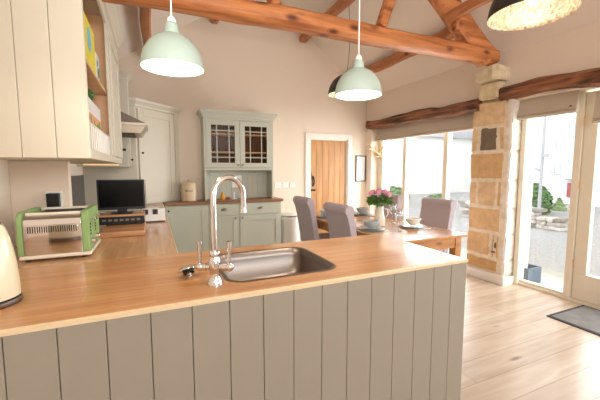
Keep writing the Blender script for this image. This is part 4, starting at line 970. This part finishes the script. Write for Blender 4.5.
def wineglass(x, y, label, s=1.22):
    mb = MB(); P = [(0, 0), (0.034, 0.0), (0.034, 0.002), (0.008, 0.006), (0.0045, 0.02), (0.0045, 0.085), (0.012, 0.093), (0.03, 0.112), (0.037, 0.14), (0.036, 0.165), (0.031, 0.195), (0.0298, 0.195), (0.0345, 0.165), (0.0355, 0.14), (0.028, 0.113), (0.01, 0.0965), (0, 0.095)]
    mb.lathe([(r_ * s, z_ * s) for r_, z_ in P], (x, y, 0.7603), 28)
    tag(build('wine_glass', mb, M_glass, smooth=True, loc=(x, y, 0.7603)), label, 'wine glass', 'wine glasses')
wineglass(2.30, 2.66, 'nearer stemmed wine glass on the table in front of the cream bowl')
wineglass(2.60, 3.12, 'farther stemmed wine glass on the table to the right of the jug')
# jug with flowers
vx, vy = 2.345, 3.04
jg = thing('flower_jug', 'cream ceramic jug in the middle of the dining table', 'jug', (vx, vy, 0.76))
mb = MB(); mb.lathe([(0, 0.0), (0.062, 0), (0.064, 0.008), (0.058, 0.08), (0.046, 0.16), (0.042, 0.20), (0.047, 0.225), (0.043, 0.225), (0.038, 0.2), (0.042, 0.16), (0, 0.15)], (vx, vy, 0.7603), 32); build('body', mb, M_ceramic, jg, smooth=True)
mb = MB(); mb.tube([(vx + 0.03, vy - 0.035, 0.96), (vx + 0.06, vy - 0.06, 0.95), (vx + 0.07, vy - 0.065, 0.90), (vx + 0.045, vy - 0.045, 0.85)], 0.007, 8); build('handle', mb, M_ceramic, jg, smooth=True)
fw = thing('flower_bouquet', 'bunch of pink flowers with green leaves in the cream jug', 'flowers', (vx, vy, 0.98))
random.seed(11)
heads = [(-0.075, 0.0, 0.115), (-0.03, -0.05, 0.125), (0.0, 0.02, 0.15), (0.04, -0.03, 0.14), (0.075, 0.02, 0.115), (0.02, 0.05, 0.135), (0.06, -0.055, 0.105), (-0.05, 0.045, 0.13)]
ax = Vector((math.cos(R(-24)), math.sin(R(-24)), 0))
for (a, b, c_) in heads:
    ctr = Vector((vx, vy, 1.005 + c_)) + ax * a * 1.3 + Vector((-ax.y, ax.x, 0)) * b * 1.2
    mb = MB()
    for i in range(34):
        ga = i * 2.39996; t_ = i / 34; ph = t_ * 1.7
        dr = Vector((math.cos(ga) * math.sin(ph), math.sin(ga) * math.sin(ph), math.cos(ph)))
        p = ctr + dr * 0.030
        q = dr.to_track_quat('Z', 'Y').to_matrix()
        vs = [p + q @ Vector(v) for v in ((-0.015, 0, 0), (0, -0.013, 0.005), (0.015, 0, 0), (0.0, 0.015, 0.008))]
        f = mb.bm.faces.new([mb.bm.verts.new(v) for v in vs])
    mb.ball(ctr, 0.027, sub=2)
    build('flower_head', mb, M_pink, fw)
mb = MB()
for i in range(420):
    th = random.uniform(0, 6.283); r_ = 0.14 * math.sqrt(random.uniform(0.02, 1)); z = 0.995 + random.uniform(0.0, 0.125) * (1.1 - r_ * 4) + 0.01
    p = Vector((vx + r_ * 0.8 * math.cos(th), vy + r_ * 0.8 * math.sin(th), z)); L = random.uniform(0.04, 0.065); W = L * 0.5
    q = Vector((math.cos(th), math.sin(th), random.uniform(-0.5, 0.9))).to_track_quat('X', 'Z').to_matrix()
    vs = [p + q @ Vector(v) for v in ((0, 0, 0), (L * 0.5, -W / 2, 0.006), (L, 0, -0.008), (L * 0.5, W / 2, 0.006))]
    mb.bm.faces.new([mb.bm.verts.new(v) for v in vs])
build('leaves', mb, M_leaf, fw)
mb = MB()
for (a, b, c_) in heads: mb.tube([(vx + a * 0.15, vy + b * 0.15, 0.93), Vector((vx, vy, 0.96 + c_)) + ax * a + Vector((-ax.y, ax.x, 0)) * b], 0.002, 6)
build('stems', mb, M_leaf, fw)

# bin
bn = thing('pedal_bin', 'white cylindrical pedal bin with steel lid beside the back cupboards', 'bin', (2.135, 5.2, 0))
BC = (2.135, 5.21, 0.001)
build('body', one(lambda b: b.lathe([(0, 0.02), (0.168, 0.02), (0.17, 0.03), (0.17, 0.60), (0, 0.60)], BC, 40)), M_bin, bn, smooth='auto')
build('base_ring', one(lambda b: b.lathe([(0, 0), (0.172, 0), (0.172, 0.018), (0, 0.018)], BC, 40)), M_dark, bn, 'dark base ring', smooth='auto')
build('rim', one(lambda b: b.lathe([(0, 0.602), (0.174, 0.602), (0.174, 0.622), (0, 0.622)], BC, 40)), M_chrome, bn, 'chrome rim', smooth='auto')
build('lid', one(lambda b: b.lathe([(0, 0.665), (0.06, 0.662), (0.12, 0.65), (0.165, 0.624), (0, 0.624)], BC, 40)), M_bin, bn, smooth='auto')
build('pedal', one(lambda b: b.box(2.11, 4.99, 0.012, 2.16, 5.05, 0.022)), M_chrome, bn, 'chrome pedal')

# picture on the back wall
pf = thing('framed_print', 'dark framed white print hanging on the back wall right of the oak door', 'picture', (3.735, YF, 1.42))
mb = MB(); fa, fb_, fz0, fz1 = 3.635, 3.872, 1.16, 1.67
mb.box(fa, YF - 0.025, fz0, fa + 0.018, YF - 0.001, fz1); mb.box(fb_ - 0.018, YF - 0.025, fz0, fb_, YF - 0.001, fz1); mb.box(fa + 0.018, YF - 0.025, fz0, fb_ - 0.018, YF - 0.001, fz0 + 0.018); mb.box(fa + 0.018, YF - 0.025, fz1 - 0.018, fb_ - 0.018, YF - 0.001, fz1)
build('frame', mb, M_frame, pf)
build('print', one(lambda b: b.box(fa + 0.018, YF - 0.012, fz0 + 0.018, fb_ - 0.018, YF - 0.002, fz1 - 0.018)), M_paper, pf)
mb = MB()
for i in range(3): mb.box(fa + 0.10, YF - 0.0135, 1.50 - i * 0.03, fb_ - 0.12 + 0.02 * i, YF - 0.0122, 1.506 - i * 0.03)
mb.lathe([(0.03, 0), (0.034, 0), (0.034, 0.001), (0.03, 0.001)], (0, 0, 0), 20, closed=True)
for v in list(mb.bm.verts)[-80:]: v.co = Vector((v.co.x + (fa + fb_) / 2, YF - 0.013 + v.co.z, v.co.y + 1.37))
build('print_marks', mb, M_ink, pf)
# antlers
an = MB(); ac = Vector((4.02, 5.225, 1.64))
def br(pts, r0, r1): an.tube([ac + Vector(p) for p in pts], [1.35 * r0 + 1.35 * (r1 - r0) * i / (len(pts) - 1) for i in range(len(pts))], 8)
br([(0, 0, -0.02), (-0.02, 0, 0.05), (-0.025, 0, 0.12)], 0.022, 0.016)
br([(-0.02, 0, 0.03), (-0.10, -0.02, 0.09), (-0.19, -0.03, 0.13), (-0.27, -0.03, 0.20), (-0.29, -0.03, 0.29)], 0.015, 0.005)
br([(-0.12, -0.02, 0.10), (-0.13, -0.02, 0.18), (-0.10, -0.02, 0.24)], 0.011, 0.004)
br([(-0.20, -0.03, 0.135), (-0.29, -0.03, 0.14), (-0.33, -0.03, 0.19)], 0.010, 0.004)
br([(-0.02, 0, 0.08), (-0.05, -0.10, 0.14), (-0.07, -0.20, 0.17), (-0.08, -0.30, 0.23)], 0.014, 0.005)
br([(-0.05, -0.10, 0.14), (-0.08, -0.12, 0.20), (-0.09, -0.12, 0.25)], 0.010, 0.004)
br([(-0.01, 0, 0.0), (-0.09, -0.02, 0.0), (-0.15, -0.03, 0.02)], 0.012, 0.005)
br([(-0.01, 0, 0.0), (-0.06, -0.08, -0.01), (-0.09, -0.15, 0.01)], 0.012, 0.005)
tag(build('antler_hook', an, M_antler, smooth=True, loc=tuple(ac)), 'pale antlers fixed at the left end of the dining window', 'antlers')

# doormat
dm_ = thing('doormat', 'grey doormat with dark edging on the floor by the garden door', 'doormat', (3.75, 1.45, 0))
build('pile', one(lambda b: b.box(3.42, 1.12, 0.001, 3.98, 1.79, 0.012)), M_doormat, dm_)
mb = MB(); mb.box(3.39, 1.09, 0.001, 3.42, 1.82, 0.009); mb.box(3.98, 1.09, 0.001, 4.01, 1.82, 0.009); mb.box(3.42, 1.79, 0.001, 3.98, 1.82, 0.009); mb.box(3.42, 1.09, 0.001, 3.98, 1.12, 0.009)
build('border', mb, M_matedge, dm_)

# ================================================================== OUTSIDE
GZ = -0.06
struct(build('ground', one(lambda b: b.box(XG + 0.34, -12, GZ - 0.1, 40, 40, GZ)), M_gravel))
struct(build('path', one(lambda b: b.box(XG + 0.1, -2, GZ - 0.1, 5.2, 6, GZ + 0.02)), M_paving))
hs = thing('white_house', 'large white rendered house across the gravel yard', 'house', (17, 8, GZ))
build('wall', one(lambda b: b.box(16, -6, GZ, 22, 11.5, 6.2)), M_render, hs)
mb = MB(); mb.prism([(15.6, 6.2), (19, 8.6), (22.4, 6.2)], 'y', -6.3, 11.8); build('roof', mb, M_roofm, hs)
for (y, z) in ((8.35, 1.2), (8.35, 2.2), (7.9, 3.0), (5.0, 2.6), (9.6, 2.2)):
    f = build('window', one(lambda b: b.box(15.93, y, z, 15.99, y + 0.50, z + 0.55)), M_white, hs)
    build('pane', one(lambda b: (b.box(15.90, y + 0.06, z + 0.06, 15.925, y + 0.22, z + 0.49), b.box(15.90, y + 0.28, z + 0.06, 15.925, y + 0.44, z + 0.49))), M_winfar, f)
f = build('window', one(lambda b: b.box(15.93, 7.72, 0.24, 15.99, 8.12, 0.84)), M_redwin, hs, 'red painted low window')
build('window_hood', one(lambda b: b.box(15.85, 7.66, 0.95, 15.99, 8.18, 1.02)), M_roofm, f)
h2 = thing('stone_barn', 'pale barn with grey roof seen through the dining window', 'barn', (20, 22, GZ))
build('wall', one(lambda b: b.box(14, 15, GZ, 24, 22, 3.3)), mat('barn_render', hexc(240, 238, 234), 0.9), h2)
mb = MB(); mb.prism([(13.7, 3.3), (19, 5.2), (24.3, 3.3)], 'y', 14.7, 22.3); build('roof', mb, M_roofm, h2)
mb = MB(); mb.box(13.95, 17, 2.2, 13.99, 18, 2.9); build('window', mb, M_winfar, h2)
# lamp post
lp = thing('lamp_post', 'thin grey post with brackets standing in the yard beside the round bush', 'post', (10.4, 5.55, GZ))
px_, py_ = 10.4, 5.98
build('pole', one(lambda b: b.cyl((px_, py_, GZ), (px_, py_, 3.6), 0.045, 0.035, 12)), M_roofm, lp)
build('bracket', one(lambda b: (b.cyl((px_, py_, 1.35), (px_ - 0.05, py_ + 0.28, 1.5), 0.04, 0.03, 8), b.box(px_ - 0.06, py_ - 0.14, 1.75, px_ + 0.06, py_ - 0.036, 1.86))), M_roofm, lp)
def bushy(name, c, rx, rz, n, label, cat, m, seed, leaf=0.09, pointed=False):
    random.seed(seed)
    t = thing(name, label, cat, (c[0], c[1], GZ))
    mb = MB(); cz_ = c[2]
    vs = mb.ball((c[0], c[1], cz_), 1.0, (rx * 0.85, rx * 0.85, rz * 0.85), 3)
    for i in range(n):
        u = random.uniform(-1, 1); th = random.uniform(0, 6.283); s_ = math.sqrt(1 - u * u)
        k = 1.0
        if pointed: k = (1 - (u + 1) / 2) * 1.3
        dr = Vector((s_ * math.cos(th) * k, s_ * math.sin(th) * k, u)); rr_ = random.uniform(0.86, 1.06)
        p = Vector((c[0] + dr.x * rx * rr_, c[1] + dr.y * rx * rr_, cz_ + dr.z * rz * rr_))
        q = (dr + Vector((random.uniform(-.8, .8), random.uniform(-.8, .8), random.uniform(-.8, .8)))).to_track_quat('Z', 'Y').to_matrix()
        L = leaf * random.uniform(0.7, 1.3)
        mb.bm.faces.new([mb.bm.verts.new(p + q @ Vector(v)) for v in ((-L, 0, 0), (0, -L * 0.4, 0.01), (L, 0, 0), (0, L * 0.4, 0.01))])
    if pointed: 
        for v in vs:
            k = 1 - (v.co.z - (cz_ - rz)) / (2 * rz); k = max(0.02, k)
            v.co.x = c[0] + (v.co.x - c[0]) * k * 1.3; v.co.y = c[1] + (v.co.y - c[1]) * k * 1.3
    build('foliage', mb, m, t)
    build('trunk', one(lambda b: b.cyl((c[0], c[1], GZ), (c[0], c[1], cz_), 0.07, 0.05, 8)), M_lintel, t)
bushy('laurel_bush', (11.6, 6.98, 0.30), 0.58, 0.64, 2600, 'big round green bush seen through the pane beside the stone pier', 'bush', M_bush, 3)
bushy('conifer_bush', (13.2, 6.93, 0.10), 0.24, 0.30, 700, 'small pointed conifer to the right of the round bush', 'bush', mat('conifer_leaf', hexc(150, 175, 120), 0.7, noise_amt=0.2), 4, 0.06, True)
bushy('hedge_shrub', (9.6, 11.6, 0.2), 0.7, 0.45, 1000, 'low pale shrub outside the dining window behind the chair', 'bush', M_bush, 5)
bushy('hedge_shrub', (9.8, 9.2, 0.1), 0.5, 0.35, 700, 'low shrub outside the dining window next to the stone pier', 'bush', M_bush, 6)
# dry stone wall
dw = MB(); random.seed(5)
for row in range(5):
    y = 4.5
    while y < 7.2:
        L = random.uniform(0.16, 0.36)
        cc_ = random.choice([hexc(188, 182, 172), hexc(150, 146, 138), hexc(204, 198, 190)])
        if not (row >= 3 and (y < 4.95)):
            stone(8.7 + random.uniform(-.03, .03), y, GZ + row * 0.10, 9.0, y + L - 0.01, GZ + row * 0.10 + 0.09, cc_, 0.012, dw)
        y += L
tag(build('drystone_wall', dw, M_drystone, loc=(8.85, 5.8, GZ)), 'low pale dry stone wall in front of the round bush', 'wall')
# planter outside the pane
pl = thing('garden_planter', 'slate blue square planter outside the pane beside the stone pier', 'planter', (4.42, 2.67, GZ))
mb = MB(); a0, a1, b0, b1, zt = 4.20, 4.47, 2.49, 2.78, 0.17
mb.box(a0, b0, GZ + 0.03, a1, b0 + 0.02, zt); mb.box(a0, b1 - 0.02, GZ + 0.03, a1, b1, zt); mb.box(a0, b0 + 0.02, GZ + 0.03, a0 + 0.02, b1 - 0.02, zt); mb.box(a1 - 0.02, b0 + 0.02, GZ + 0.03, a1, b1 - 0.02, zt); mb.box(a0, b0, GZ + 0.021, a1, b1, GZ + 0.03)
build('box', mb, M_planter, pl, bevel=0.004)
build('soil', one(lambda b: b.box(a0 + 0.02, b0 + 0.02, GZ + 0.03, a1 - 0.02, b1 - 0.02, 0.11)), M_dark, pl, 'dark soil')
